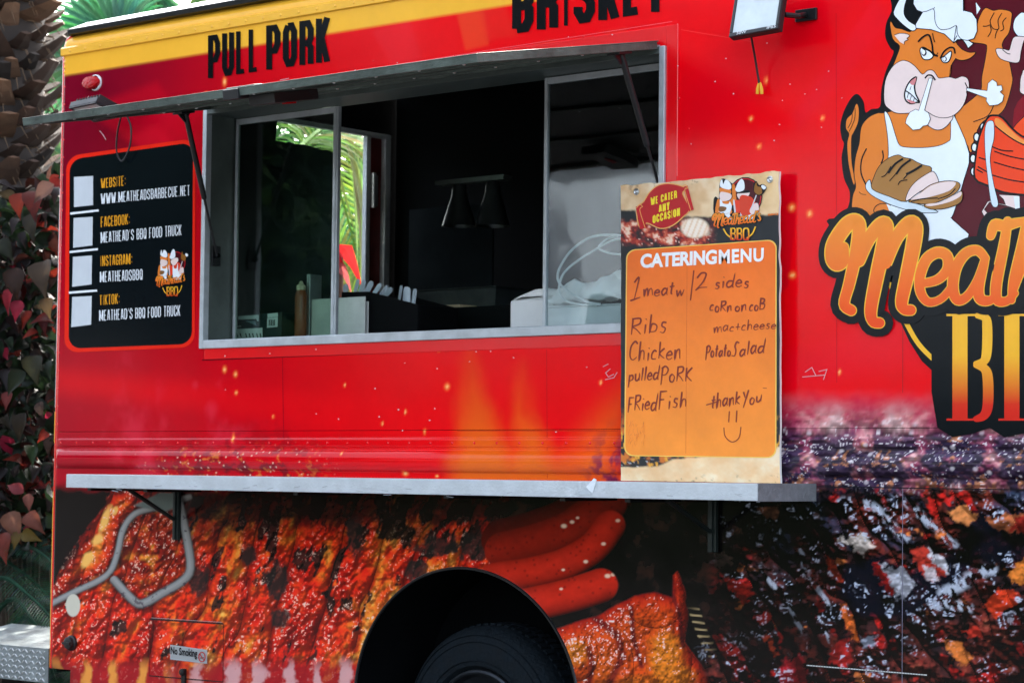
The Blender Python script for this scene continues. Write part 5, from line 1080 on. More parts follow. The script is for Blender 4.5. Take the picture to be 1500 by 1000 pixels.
# marker handwriting
HG = {   # width, strokes (x 0..1 of width, y: 0 baseline, 1 x-height, 2 ascender, -1 descender)
 '1': (.9, [[(.2, 1.6), (.6, 2), (.35, 0)], [(0, -.1), (.9, .1)]]), 'm': (1.3, [[(0, 1), (.1, 0), (.2, .8), (.4, 1), (.5, 0), (.6, .8), (.85, 1), (1, 0)]]), 'e': (.8, [[(.05, .5), (.9, .6), (.6, 1), (.1, .7), (.1, .2), (.5, 0), (1, .2)]]),
 'a': (.9, [[(.85, .9), (.4, 1), (.05, .5), (.3, 0), (.75, .4), (.9, 1), (.85, .3), (1, 0)]]), 't': (.7, [[(.5, 1.9), (.4, .2), (.7, 0)], [(0, 1.2), (1, 1.25)]]), 'w': (1.1, [[(0, 1), (.2, 0), (.5, .8), (.7, 0), (1, 1)]]), '/': (.6, [[(0, 2.4), (.8, -.5)]]),
 '2': (1.1, [[(.1, 1.5), (.4, 2), (.8, 1.8), (.6, .9), (.1, .1), (.4, .3), (1, .2)]]), 's': (.7, [[(.9, .95), (.4, 1), (.3, .65), (.8, .4), (.6, 0), (.1, .1)]]), 'i': (.35, [[(.5, 1), (.5, 0)], [(.5, 1.5), (.6, 1.6)]]), 'd': (1, [[(.8, .9), (.3, .9), (.05, .4), (.3, 0), (.8, .4), (1, 2), (.85, .2), (1, 0)]]),
 'c': (.75, [[(.9, .85), (.5, 1), (.1, .6), (.2, .1), (.9, .1)]]), 'o': (.8, [[(.5, 1), (.1, .7), (.2, .1), (.7, 0), (.9, .6), (.5, 1)]]), 'r': (.7, [[(.1, 1), (.15, 0), (.2, .7), (.6, 1), (.9, .9)]]), 'n': (.9, [[(.1, 1), (.15, 0), (.3, .8), (.7, 1), (.8, .5), (.9, 0)]]), 'B': (1, [[(.1, 1.9), (.1, 0)], [(.0, 1.9), (.8, 1.7), (.7, 1.1), (.15, 1), (.95, .8), (.8, .1), (.05, 0)]]),
 'R': (1, [[(.1, 1.9), (.1, 0)], [(0, 1.8), (.8, 1.8), (.8, 1.2), (.15, .9), (.5, .6), (1, 0)]]), 'b': (.8, [[(.1, 2), (.1, 0), (.3, .9), (.9, .7), (.8, .1), (.1, .05)]]), 'C': (1, [[(.95, 1.7), (.6, 2), (.1, 1.4), (.1, .4), (.5, 0), (1, .3)]]), 'h': (.85, [[(.1, 2), (.1, 0), (.3, .9), (.75, .9), (.85, 0)]]), 'k': (.8, [[(.1, 2), (.1, 0)], [(.9, 1.2), (.15, .6), (1, 0)]]),
 'K': (1, [[(.1, 1.9), (.15, 0)], [(.9, 1.9), (.2, .9), (1, 0)]]), 'P': (1, [[(.15, 1.9), (.1, -.3)], [(0, 1.7), (.5, 2), (.95, 1.6), (.7, 1), (.15, .9)]]), 'l': (.35, [[(.5, 2), (.4, 0)]]), 'S': (1, [[(1, 1.8), (.6, 2), (.4, 1.4), (.6, .8), (.5, 0), (0, .1)]]), 'p': (.9, [[(.15, 1.1), (.1, -.9)], [(.15, .9), (.7, 1), (.85, .4), (.2, .1)]]), 'u': (.9, [[(.1, 1), (.15, .2), (.5, 0), (.85, .4), (.9, 1), (.9, 0)]]),
 'F': (.9, [[(.1, 1.8), (.1, -.1)], [(0, 1.9), (1, 1.9)], [(.1, 1), (.7, 1)]]), 'Y': (.9, [[(0, 1.9), (.4, 1)], [(.9, 2), (.2, -.4)]]), '+': (.8, [[(.5, 1.4), (.5, .2)], [(.05, .75), (1, .75)]]), ' ': (.6, [])}
HWR = Decal(base=.0027, Y=BY, step=.0004); D = HWR; PEN = (.22, .018, .006)
def hand(txt, a, b_, xh, w=2.1):
    D = Decal(base=.0027, Y=BY, step=.0004); A = Vector(a); B = Vector(b_); tot = sum(HG[c][0]+.22 for c in txt); d = (B-A)/tot; x = 0
    for c in txt:
        gw, st_ = HG[c]; jy = random.uniform(-.12, .12); k = random.uniform(.9, 1.1)
        for pl in st_:
            pts = [tuple(A+d*(x+u*gw)+Vector((.10*v*xh, -(v*k+jy)*xh))) for u, v in pl]; D.stroke(pts, w, PEN, 0, smooth=4, taper=lambda t: .8+.35*math.sin(3*t+1))
        x += gw+.22
    D.build('handwriting', mb, BOARDM)
hand('1', (924, 440), (944, 437), 16); hand('meat', (943, 434), (990, 431), 9.5); hand('w', (991, 433), (1004, 432), 9); D.stroke([(1017, 396), (1012, 440)], 1.7, PEN, 0); hand('2', (1018, 428), (1040, 424), 13.5); hand('sides', (1047, 422), (1100, 421), 9.5)
hand('coRn', (1040, 456), (1074, 455), 8); hand('on', (1077, 455), (1096, 454), 7.5); hand('coB', (1098, 455), (1122, 453), 8)
hand('Ribs', (924, 490), (980, 486), 14); hand('mac+cheese', (1046, 486), (1139, 481), 7.5, 1.4); hand('Chicken', (922, 528), (1000, 525), 12.5)
hand('Potato', (1034, 524), (1072, 520), 8.5); hand('Salad', (1072, 522), (1122, 517), 10.5); hand('pulled', (921, 558), (967, 556), 10); hand('PoRK', (968, 559), (1016, 557), 11); hand('FRied', (920, 602), (964, 600), 11.5); hand('Fish', (965, 599), (1009, 596), 12)
hand('thank', (1042, 597), (1086, 591), 10); hand('You', (1088, 594), (1118, 587), 9.5)
D.stroke([(1069, 602), (1068, 618)], 1.6, PEN, 0); D.stroke([(1080, 601), (1079, 618)], 1.6, PEN, 0); D.stroke([(1061, 626), (1063, 639), (1073, 647), (1083, 641), (1086, 625)], 1.3, PEN, 0, smooth=5); D.stroke([(1035, 593), (1052, 588)], 1.5, PEN, 0); D.stroke([(1118, 568), (1124, 568.5)], .8, PEN, 0)
for k in range(60):
    x, y = random.uniform(920, 945), random.uniform(620, 655); D.stroke([(x, y), (x+random.uniform(-2, 3), y-random.uniform(2, 7))], .35, (.66, .17, .03), 0)
D.build('handwriting', mb, BOARDM)
for px_, py_, c in ((932.5, 281, STEEL), (1128, 263, STEEL)):
    p = P(px_, py_, BY-.001); b = MB(); b.lathe(p, (0, -1, 0), [(0, .013), (.003, .0125), (.004, .009), (.002, .006), (.004, .003), (.005, .0005)], 16); b.build('screw', c if px_ < 1000 else [STEEL], mb, smooth=True)

# ------------------------------------------------------------------ things inside, behind the counter edge
CT = 1.998
def rot_box(b, c, w, d, h, a=0., col=None):
    b.box((-w/2, -d/2, 0), (w/2, d/2, h), Matrix.Translation(c)@Matrix.Rotation(a, 4, 'Z'), col)
p0, p1 = P(346, 495, .26), P(411, 490, .26); tb = P(380, 459, .26).z
t = thing('product_box', ((p0.x+p1.x)/2, .33, CT), 'small dark carton with a bar code label inside the left window pane', 'box')
b = MB(); b.box((p0.x, .265, CT+.001), (p1.x, .42, tb)); b.build('carton', mat('dark_card', (.012, .03, .036), .45, 0, .3), t, bevel=.002)
D = Decal(base=.0, Y=.2643, step=.0004)
D.poly([(349, 463), (379, 461), (379, 470), (376, 470), (376, 467), (349, 468)], (.60, .66, .68), 0); D.poly([(345, 482), (384.5, 480), (384.5, 494), (345, 497)], (.84, .87, .88), 0); D.poly([(392, 459.5), (407, 458), (407, 464), (392, 465.5)], (.80, .84, .85), 0); D.poly([(391.5, 466), (407, 464.5), (406.5, 478.5), (391, 480)], (.84, .87, .88), 0)
for k in range(8): D.stroke([(394.5+k*1.2, 468), (394.2+k*1.2, 477)], .6+.4*(k % 3 == 0), (.02, .03, .03), 1)
D.poly([(359, 470), (374, 470), (376, 477), (368, 473.5)], (.20, .28, .32), 0); D.stroke([(345, 478.5), (353, 477.5)], 2, (.4, .45, .46), 0)
for x in (347, 352, 360, 365, 370, 376, 381): D.stroke([(x, 488), (x+1.5, 494)], 1.6, (.05, .06, .06), 1)
D.build('carton_label', t)
bp = P(440, 490, .30); t = thing('sauce_bottle', (bp.x, .30, CT), 'brown squeeze bottle of sauce with a cream cap on the counter', 'bottle')
zt = P(440, 412, .30).z; zc = P(440, 425, .30).z
b = MB(); b.lathe((bp.x, .30, CT+.001), (0, 0, 1), [(0, .001), (0, .024), (.012, .027), (zc-CT-.03, .027), (zc-CT-.008, .022), (zc-CT, .018)], 20); b.build('bottle_body', mat('brown_sauce', (.26, .07, .025), .3, 0, .15), t, smooth=True)
b = MB(); b.lathe((bp.x, .30, zc), (0, 0, 1), [(0, .021), (.02, .021), (.026, .012), (zt-zc, .006), (zt-zc+.001, .001)], 20); b.build('bottle_cap', mat('cream_plastic', (.62, .56, .40), .4), t, smooth=True)
a0, a1 = P(449, 488, .33).x, P(534, 487, .33).x
t = thing('condiment_caddy', ((a0+a1)/2, .40, CT), 'open stainless steel caddy with a tall side plate behind the window mullion', 'caddy')
b = MB(); z1 = P(500, 436, .33).z; b.box((a0+.028, .33, CT+.001), (a1, .336, z1)); b.box((a0+.028, .352, CT+.001), (a1, .356, z1-.02)); b.box((a0+.029, .3365, CT+.001), (a1-.001, .3515, CT+.006)); b.build('steel_tray', mat('dull_steel', (.62, .64, .62), .5, .25, .15, 6, .1, 30), t, bevel=.002)
b = MB(); b.box((a0, .325, CT+.001), (a0+.022, .40, P(450, 402, .33).z)); b.build('side_plate', ALU, t, bevel=.002)
x0, x1 = P(500, 440, .36).x, P(612, 450, .36).x
zl, zr = P(540, 427, .36).z, P(612, 446, .36).z
t = thing('cutlery_crate', ((x0+x1)/2, .50, CT), 'black plastic crate full of wrapped white cutlery beside the steel caddy', 'crate')
b = MB()
for y in (.36, .62): b.prism([(x0, y, CT+.001), (x1, y, CT+.001), (x1, y, zr), (P(540, 427, .36).x, y, zl), (x0, y, zl+.005)], (0, .008, 0))
b.box((x0, .3685, CT+.001), (x0+.008, .6195, zl+.004)); b.box((x1-.008, .3685, CT+.001), (x1, .6195, zr)); b.box((x0+.0085, .3685, CT+.002), (x1-.0085, .6195, CT+.008)); b.build('crate_body', mat('matt_black_plastic', (.002, .0025, .003), .7, 0, .3, 10, spec=.1), t, bevel=.002)
PK = mat('cutlery_wrap', (.56, .66, .74), .35, 0, .08, 20)
for (px_, y0_, y1_, lean) in ((506, 428, 419, .0), (516, 427, 411, .35), (523, 427, 412, .45), (531, 427, 413, .6), (540, 428, 415, .75), (548, 429, 417, .85), (555, 430, 420, .9), (582, 437, 421, .2), (592, 441, 423, .1), (597, 443, 424, .0), (603, 445, 426, .15)):
    y = .42+random.uniform(0, .12); c = P(px_, y0_, y); top = P(px_, y1_, y)
    h = (top.z-c.z)/max(.5, math.cos(lean))+.05; M = Matrix.Translation((c.x, y, c.z-.04))@Matrix.Rotation(lean, 4, 'Y')@Matrix.Rotation(random.uniform(-.5, .5), 4, 'Z')
    b = MB(); b.prism([M@Vector(v) for v in ((-.011, 0, 0), (.011, 0, 0), (.013, 0, h-.012), (.006, 0, h), (-.007, 0, h-.002), (-.012, 0, h-.016))], M.to_3x3()@Vector((0, .006, 0)))
    tag(b.build('cutlery_packet', PK), 'wrapped white plastic cutlery standing in the black crate', 'cutlery', 'wrapped cutlery in the black crate')
x0, x1 = P(610, 436, .90).x, P(726, 436, .90).x; zt = P(700, 421, .90).z; zb = P(700, 449, .90).z; ct2 = 2.155
t = thing('roasting_pan', ((x0+x1)/2, 1.05, zb), 'wide dark steel roasting pan on the cook line below the lamps', 'pan')
b = MB()
prof = [(0, 0), (.012, .0), (-.012, .055), (-.03, .06), (-.03, .064)]
def ring(o, z): return [(x0+o, .90+o, z), (x1-o, .90+o, z), (x1-o, 1.25-o, z), (x0+o, 1.25-o, z)]
R0 = [ring(.018, zb), ring(.0, zt-.006), ring(-.014, zt), ring(-.014, zt+.003), ring(.004, zt-.003), ring(.022, zb+.004)]
vs = [p for r in R0 for p in r]; b.add(vs, [(i*4+k, i*4+(k+1) % 4, (i+1)*4+(k+1) % 4, (i+1)*4+k) for i in range(5) for k in range(4)]+[(0, 1, 2, 3), (20, 21, 22, 23)])
b.build('pan_body', mat('dark_pan_steel', (.12, .15, .15), .35, .8, .3), t, bevel=.003)
x0, x1 = P(619, 452, .84).x, P(682, 452, .84).x
b = MB(); b.box((x0, .80, ct2+.001), (x1, 1.2, P(650, 448, .84).z)); tag(b.build('cutting_board', mat('cream_board', (.55, .46, .28), .5, 0, .1), bevel=.003), 'cream cutting board lying under the roasting pan', 'cutting board')
# white things behind the right pane
x0, x1 = P(746, 478, .40).x, P(826, 476, .40).x; zt = P(770, 438, .40).z
t = thing('foam_container', ((x0+x1)/2, .48, CT), 'white foam food container with a domed lid at the open window edge', 'food container')
b = MB(); b.box((x0, .40, CT+.001), (x1, .56, zt)); b.build('container_base', WHITEPL, t, bevel=.012)
b = MB(); xm = (x0+x1)/2; b.prism([(x0+.004, .405, zt+.0005), (x1-.004, .405, zt+.0005), (x1-.006, .405, zt+.022), (xm+.05, .405, zt+.042), (xm-.02, .405, zt+.04), (x0+.05, .405, zt+.018)], (0, .15, 0)); b.build('container_lid', WHITEPL, t, bevel=.01)
x0, x1 = P(796, 476, .215).x, P(925, 470, .215).x; zt = P(850, 449, .215).z
t = thing('white_tub', ((x0+x1)/2, .29, CT), 'long low white plastic tub standing right behind the right window pane', 'tub')
b = MB(); b.box((x0, .215, CT+.001), (x1, .37, zt)); b.build('tub_body', WHITEPL, t, bevel=.004); b = MB(); b.box((x0-.004, .211, zt+.0005), (x1+.004, .374, zt+.006)); b.build('tub_rim', WHITEP, t, bevel=.002)
b = MB(); random.seed(5); x0, x1 = P(806, 445, .30).x, P(918, 440, .30).x; nx, nz = 26, 12; vs = []
for j in range(nz+1):
    for i in range(nx+1):
        u, v = i/nx, j/nz; h = (.045+.07*sst(.05, .42, np.array(u))+.02*math.sin(9*u))*1.0
        vs.append((x0+(x1-x0)*u, .26+.09*v+.018*math.sin(7*u+5*v)+.012*math.sin(19*u-8*v), zt+.008+float(h)*math.sin(math.pi*(.02+.96*v))**.6+.006*math.sin(23*u+13*v)))
b.add(vs, [(j*(nx+1)+i, j*(nx+1)+i+1, (j+1)*(nx+1)+i+1, (j+1)*(nx+1)+i) for j in range(nz) for i in range(nx)])
o = b.build('plastic_bag', WHITEPL, smooth=True); sm = o.modifiers.new('s', 'SOLIDIFY'); sm.thickness = .002
tag(o, 'crumpled white plastic bag lying on the long tub', 'plastic bag')
b = MB(); cab = [(918, 346), (885, 344), (860, 350), (836, 368), (820, 392), (817, 408), (824, 420), (840, 432), (860, 442), (880, 446)]; b.tube([P(x, y, .20) for x, y in spline(cab, 6)], .0052, 8)
cab = [(918, 372), (900, 372), (880, 366), (878, 360), (890, 350), (905, 346)]; cab2 = [(915, 349), (895, 353), (870, 367), (846, 382), (826, 400), (819, 420), (820, 432), (830, 441), (850, 446), (875, 447)]
b.tube([P(x, y, .203) for x, y in spline(cab2, 6)], .0048, 8); b.tube([P(x, y, .206) for x, y in spline(cab, 6)], .0045, 8)
tag(b.build('cable_coil', WHITEPL, smooth=True), 'loosely coiled white cable pressed against the right window pane', 'cable')

# ------------------------------------------------------------------ plants
rng = np.random.default_rng(3)
def leaf_cards(cent, nrm, size, cols, asp=.45, fold=.25, name='crown', parent=None, droop=.3):
    # one pointed, folded leaf per centre; cols: one colour per leaf
    n = len(cent); nrm = nrm/np.linalg.norm(nrm, axis=1)[:, None]
    r = rng.normal(size=(n, 3)); r[:, 2] -= droop; ax = r-nrm*(r*nrm).sum(1)[:, None]; ax /= np.linalg.norm(ax, axis=1)[:, None]; sd_ = np.cross(nrm, ax)
    s_ = (size*rng.uniform(.65, 1.3, n))[:, None]; crl = rng.uniform(-.6, .6, n)[:, None]
    st_ = [(-.5, .05), (-.42, .55), (-.26, .98), (-.05, .92), (.15, .62), (.33, .28), (.55, .01)]; m = 3*len(st_)
    V = np.stack([cent+ax*s_*a_+sd_*s_*asp*.55*w_*sg-nrm*s_*fold*(.9*(a_+.2)**2-.42*abs(sg)*w_+crl*sg*w_*a_) for a_, w_ in st_ for sg in (-1, 0, 1)], 1).reshape(-1, 3)
    tri = []
    for i in range(len(st_)-1):
        for j in (0, 1): q0 = i*3+j; tri += [(q0, q0+1, q0+4), (q0, q0+4, q0+3)]
    T_ = (np.arange(n)[:, None, None]*m+np.array(tri)[None]).reshape(-1, 3)
    me = bpy.data.meshes.new(name); me.vertices.add(len(V)); me.loops.add(T_.size); me.polygons.add(len(T_))
    me.vertices.foreach_set('co', V.astype(np.float32).ravel()); me.loops.foreach_set('vertex_index', T_.ravel().astype(np.int32)); me.polygons.foreach_set('loop_start', np.arange(0, T_.size, 3, dtype=np.int32)); me.update(); me.validate()
    a = me.color_attributes.new('Col', 'FLOAT_COLOR', 'POINT'); a.data.foreach_set('color', np.concatenate([np.repeat(cols, m, 0)*np.tile(np.array([(.9, 1.18, .9)]*len(st_)).ravel(), n)[:, None], np.ones((n*m, 1))], 1).astype(np.float32).ravel())
    me.materials.append(LEAF); me.polygons.foreach_set('use_smooth', np.ones(len(T_), bool))
    o = bpy.data.objects.new(name, me); return link(o, parent)
def pick(pal, n, jit=.25):
    p = np.array([c for c, w in pal]); w = np.array([w for c, w in pal], float); c = p[rng.choice(len(p), n, p=w/w.sum())]; return np.clip(c*rng.uniform(1-jit, 1+jit, (n, 1)), 0, 1)
def clump_points(clumps, n):
    w = np.array([c[3]**3 for c in clumps]); k = rng.choice(len(clumps), n, p=w/w.sum()); C_ = np.array([c[:3] for c in clumps])[k]; r = np.array([c[3] for c in clumps])[k]
    d = rng.normal(size=(n, 3)); d /= np.linalg.norm(d, axis=1)[:, None]; rad = r*rng.uniform(.55, 1.05, n)
    return C_+d*rad[:, None]*np.array([1, 1, .8]), d
def broad_tree(loc, h, rad, n, size, pal, label, group=None, seed=1):
    global rng; rng = np.random.default_rng(seed); rnd = random.Random(seed)
    t = thing('broadleaf_tree', loc, label, 'tree', group); L = Vector(loc); b = MB(); b.cur = (.09, .065, .045)
    th = h*.38; b.tube([L+Vector((0, 0, -.1)), L+Vector((.05, 0, th*.5)), L+Vector((0, .06, th)), L+Vector((.1, 0, h*.7))], [.26*h/8, .2*h/8, .16*h/8, .05*h/8], 10)
    cl = []
    for k in range(16):
        a = rnd.uniform(0, 6.28); rr = rad*rnd.uniform(.15, .85); z = h*rnd.uniform(.42, .92); rr *= 1.15-abs(z/h-.62)*1.2
        c = L+Vector((math.cos(a)*rr, math.sin(a)*rr, z)); cl.append((c.x, c.y, c.z, rad*rnd.uniform(.22, .42))); b.tube([L+Vector((0, 0, th*rnd.uniform(.8, 1.3))), L.lerp(c, .5)+Vector((0, 0, th*.45)), c], [.1*h/8, .06*h/8, .02*h/8], 6)
    b.build('trunk', BARK, t, smooth=True); c, d = clump_points(cl, n); d = d+rng.normal(size=d.shape)*.6+np.array([0, 0, .5]); leaf_cards(c, d, size, pick(pal, n), parent=t, asp=.5)
    return t
GRN = [((.011, .034, .010), 4), ((.018, .045, .011), 3), ((.035, .07, .016), 1.2), ((.007, .020, .008), 3)]
# palm with old leaf bases, left edge
tp = P(-26, 150, 1.35); t = thing('palm_tree', (tp.x, 1.35, GZ), 'thick brown palm trunk clad in old leaf bases at the left edge', 'palm tree')
r0 = P(34, 150, 1.35).x-tp.x; b = MB(); b.cur = (.02, .013, .009); b.tube([(tp.x, 1.35, GZ), (tp.x-.03, 1.35, 1.2), (tp.x, 1.35, 2.6), (tp.x-.02, 1.35, 5.2)], [r0*.8, r0*.82, r0*.95, r0*.95], 20); b.build('trunk', BARK, t, smooth=True)
b = MB(); rnd = random.Random(4); z = .35; k = 0
while z < 5.0:
    a = k*2.39996; k += 1; z += .0085; big = rnd.uniform(.8, 1.35)
    er = Vector((math.cos(a), math.sin(a), 0)); et = Vector((-er.y, er.x, 0)); base = Vector((tp.x, 1.35, z))+er*(r0*.80)
    rise = rnd.uniform(.15, .7); out = (er*math.cos(rise)+Vector((0, 0, 1))*math.sin(rise)*1.0+et*rnd.uniform(-.35, .35)).normalized(); up = out.cross(et).normalized(); L = .20*big; w = .085*big
    c = rnd.choice([(.034, .015, .007), (.026, .012, .006), (.055, .026, .012), (.010, .006, .004), (.085, .042, .020), (.022, .010, .005)])
    rows = [(0, w*1.15, .03), (.35, w, .032), (.7, w*.72, .024), (1, w*rnd.uniform(.35, .6), .010)]; vs = []
    for f_, ww, tt in rows:
        q_ = base+out*(L*f_)+up*(.03*f_*f_); vs += [q_-et*ww-up*tt*.2, q_+up*tt, q_+et*ww-up*tt*.2, q_-up*tt*.8]
    cols = [tuple(min(1, x*(1 if i < 12 else 1.5)) for x in c) for i in range(16)]
    b.add(vs, [(i*4+j, i*4+(j+1) % 4, (i+1)*4+(j+1) % 4, (i+1)*4+j) for i in range(3) for j in range(4)]+[(12, 13, 14, 15)], cols)
    for q_ in range(2):      # loose fibres
        s0 = base+et*rnd.uniform(-.08, .08); b.tube([s0, s0+out*.1+Vector((0, 0, -.04)), s0+out*.16+Vector((0, 0, -.14))], [.004, .003, .001], 4, (.12, .07, .035))
b.build('leaf_base', BARK, t)
# strap leaves: generic frond
def blade(b, pts, w, col, normal, fold=.35):
    n = len(pts); vs = []
    for i, p in enumerate(pts):
        d = (pts[min(i+1, n-1)]-pts[max(i-1, 0)]).normalized(); s_ = d.cross(normal).normalized(); u = i/(n-1); ww = w*max(.03, math.sin(math.pi*min(1, .12+u*.88))**.7 if u < .5 else (1-u)*2*.98+.02)
        nn = s_.cross(d); vs += [p-s_*ww+nn*ww*fold, p, p+s_*ww+nn*ww*fold]
    b.add(vs, [(i*3, i*3+1, (i+1)*3+1, (i+1)*3) for i in range(n-1)]+[(i*3+1, i*3+2, (i+1)*3+2, (i+1)*3+1) for i in range(n-1)], col)
def fan_leaf(b, hub, axis, nrm, R, spread, n, col, rnd, stalk=None, droop=.35):
    axis = axis.normalized(); nrm = (nrm-axis*nrm.dot(axis)).normalized(); sd_ = nrm.cross(axis)
    for k in range(n):
        a = spread*(k/(n-1)-.5); d = (axis*math.cos(a)+sd_*math.sin(a)); L = R*(1-.18*abs(a/spread)*2)*rnd.uniform(.93, 1.05); lift = nrm*(.06 if k % 2 else -.03)*R
        pts = [hub+d*(L*f_)+lift*min(1, f_*2)*(1-f_)+Vector((0, 0, -1))*droop*L*max(0, f_-.55)**2*2.2 for f_ in (.04, .2, .4, .58, .74, .88, 1)]
        c = tuple(x*rnd.uniform(.75, 1.25) for x in col); blade(b, pts, R*spread/n*.44, c, nrm, .5)
    if stalk is not None: b.tube([stalk, stalk.lerp(hub, .5)+Vector((0, 0, .1*R)), hub], [.022, .016, .011], 6, (.16, .26, .08))
rnd = random.Random(8); hx, hy, hz = P(178, 62, 3.4); t = thing('fan_palm', (hx+.3, 3.6, GZ), 'green fan palm with pleated round leaves behind the truck corner', 'palm tree'); base = Vector((hx+.35, 3.7, 2.6))
b = MB(); b.cur = (.08, .06, .04); b.tube([(hx+.3, 3.6, GZ), (hx+.35, 3.7, 2.7)], [.16, .13], 12); b.build('trunk', BARK, t, smooth=True)
vw = Vector(CAM)-Vector((hx, hy, hz)); vw.normalize(); LX = Vector((-RT[0], -RT[1], 0))
def fan(px_, py_, Y, ax, R, spread, n, col, dr=.35, tilt=.0):
    b = MB(); h_ = P(px_, py_, Y); axv = (LX*ax[0]+Vector((0, 0, 1))*ax[1]); fan_leaf(b, h_, axv, vw+Vector((0, 0, .5+tilt)), R, spread, n, col, rnd, base, dr); b.build('palm_leaf', LEAF, t)
fan(172, 58, 3.4, (.75, .45), .62, 3.6, 46, (.05, .19, .085), .35)
fan(150, 70, 3.1, (.6, -.75), .66, 2.6, 34, (.09, .22, .10), .55)
fan(120, 150, 3.6, (.5, -.8), .62, 2.8, 36, (.10, .22, .10), .6)
fan(128, 250, 3.3, (.8, -.35), .50, 2.6, 30, (.14, .28, .10), .5)
fan(225, -20, 3.9, (.1, -.9), .50, 2.0, 26, (.05, .15, .06), .4)
fan(300, -30, 4.2, (-.5, -.8), .46, 2.0, 24, (.10, .20, .05), .4)
# date-palm fronds hanging over the roof
def feather(b, pts, n, ll, w, col, rnd, droop=.4, up=Vector((0, 0, 1)), vee=.4):
    P_ = [Vector(p) for p in spline([tuple(p) for p in pts], 8)]; b.tube(P_, [.016*(1-i/len(P_))+.003 for i in range(len(P_))], 5, tuple(x*1.3 for x in col)); m = len(P_)-1
    for k in range(n):
        u = .06+.93*k/(n-1); i = min(m-1, int(u*m)); p = P_[i].lerp(P_[i+1], u*m-i); d = (P_[i+1]-P_[i]).normalized(); s_ = d.cross(up).normalized(); nn = s_.cross(d)
        for sg in (-1, 1):
            dirv = (s_*sg+d*(.55+.5*u)+nn*vee).normalized(); L = ll*(math.sin(math.pi*(.12+.84*u))**.6)*rnd.uniform(.85, 1.12); c = tuple(x*rnd.uniform(.7, 1.3) for x in col)
            blade(b, [p+dirv*L*f_+Vector((0, 0, -1))*droop*L*f_*f_ for f_ in (0, .25, .5, .75, 1)], w, c, nn, .4)
t = thing('coconut_palm', tuple(P(560, 300, 4.0))[:2]+(GZ,), 'bright yellow green palm fronds seen through the open rear door', 'palm tree'); rnd = random.Random(12)
c0 = PX(420, 160, -10.2); b = MB(); b.cur = (.2, .16, .1); bx, by = c0.x-.4, c0.y+1.2; b.tube([(bx, by, GZ), (bx+.05, by, 1.2), (bx, by, 2.5)], [.12, .10, .08], 10); b.build('trunk', BARK, t, smooth=True)
for a_, m_, e_, ll, col, X in (((440, 215), (488, 186), (590, 330), .62, (.26, .34, .10), -10.2), ((430, 250), (470, 200), (530, 400), .5, (.17, .27, .06), -10.6), ((440, 420), (500, 370), (570, 260), .45, (.05, .15, .05), -10.9), ((430, 470), (500, 420), (560, 360), .45, (.12, .22, .05), -11.1), ((380, 260), (420, 170), (500, 150), .42, (.05, .13, .03), -11.0)):
    b = MB(); p0, p1, p2 = PX(*a_, X), PX(*m_, X-.1), PX(*e_, X); feather(b, [p0, p1, p1.lerp(p2, .5)+Vector((0, 0, .06)), p2], 34, ll, .014, col, rnd, .55, up=(Vector(CAM)-p1).normalized()*.8+Vector((0, 0, .6))); b.build('palm_leaf', LEAF, t)
t = thing('cordyline', (PX(500, 420, -9.4).x, PX(500, 420, -9.4).y, GZ), 'plant with one glossy red drooping leaf outside the rear door', 'plant')
c0 = PX(498, 362, -9.4); b = MB(); b.cur = (.1, .05, .03); b.tube([(c0.x, c0.y+.05, GZ), (c0.x-.02, c0.y+.03, c0.z-.05)], [.02, .014], 8); b.build('stem', BARK, t, smooth=True)
for (a_, m_, e_, w, c) in (((488, 372), (506, 366), (530, 420), .045, (.55, .02, .02)), ((480, 385), (500, 392), (515, 430), .03, (.45, .10, .10)), ((500, 390), (480, 360), (465, 400), .04, (.4, .015, .02))):
    b = MB(); p0, p1, p2 = PX(*a_, -9.4), PX(*m_, -9.4), PX(*e_, -9.4); blade(b, [p0, p0.lerp(p1, .6), p1, p1.lerp(p2, .5)+Vector((0, 0, .02)), p2], w, c, (Vector(CAM)-p1).normalized(), .3); b.build('leaf', LEAF, t)
# copper-leaf shrub along the left edge
rng = np.random.default_rng(21)
sc = P(20, 600, 1.0); t = thing('copperleaf_shrub', (sc.x-.1, 1.0, GZ), 'dense shrub with dark green and copper red leaves beside the truck', 'shrub')
n = 2600; pxs = rng.uniform(-60, 92, n); pys = 255+rng.uniform(0, 1, n)*560; Ys = rng.uniform(.35, 1.5, n)
keep = (pys > 268+26*np.sin(pxs/17)+rng.uniform(-12, 40, n)); pxs, pys, Ys = pxs[keep], pys[keep], Ys[keep]; n = len(pxs)
C_ = np.array([P(a, c, y) for a, c, y in zip(pxs, pys, Ys)]); C_ = C_[C_[:, 0] < XL-.10]; n = len(C_)
N_ = rng.normal(size=(n, 3))*.75+np.array([.35, -.75, .45])
pal = [((.010, .020, .009), 6), ((.014, .028, .011), 5), ((.030, .010, .008), 3), ((.016, .010, .009), 4), ((.09, .010, .009), 1.3), ((.05, .040, .025), 1.0), ((.03, .06, .016), .9), ((.34, .02, .05), .45), ((.12, .06, .045), .3), ((.16, .018, .010), 1.4)]
cl_ = pick(pal, n, .45)*.55; leaf_cards(C_, N_, .115, cl_, asp=.55, fold=.55, name='foliage', parent=t, droop=1.1)
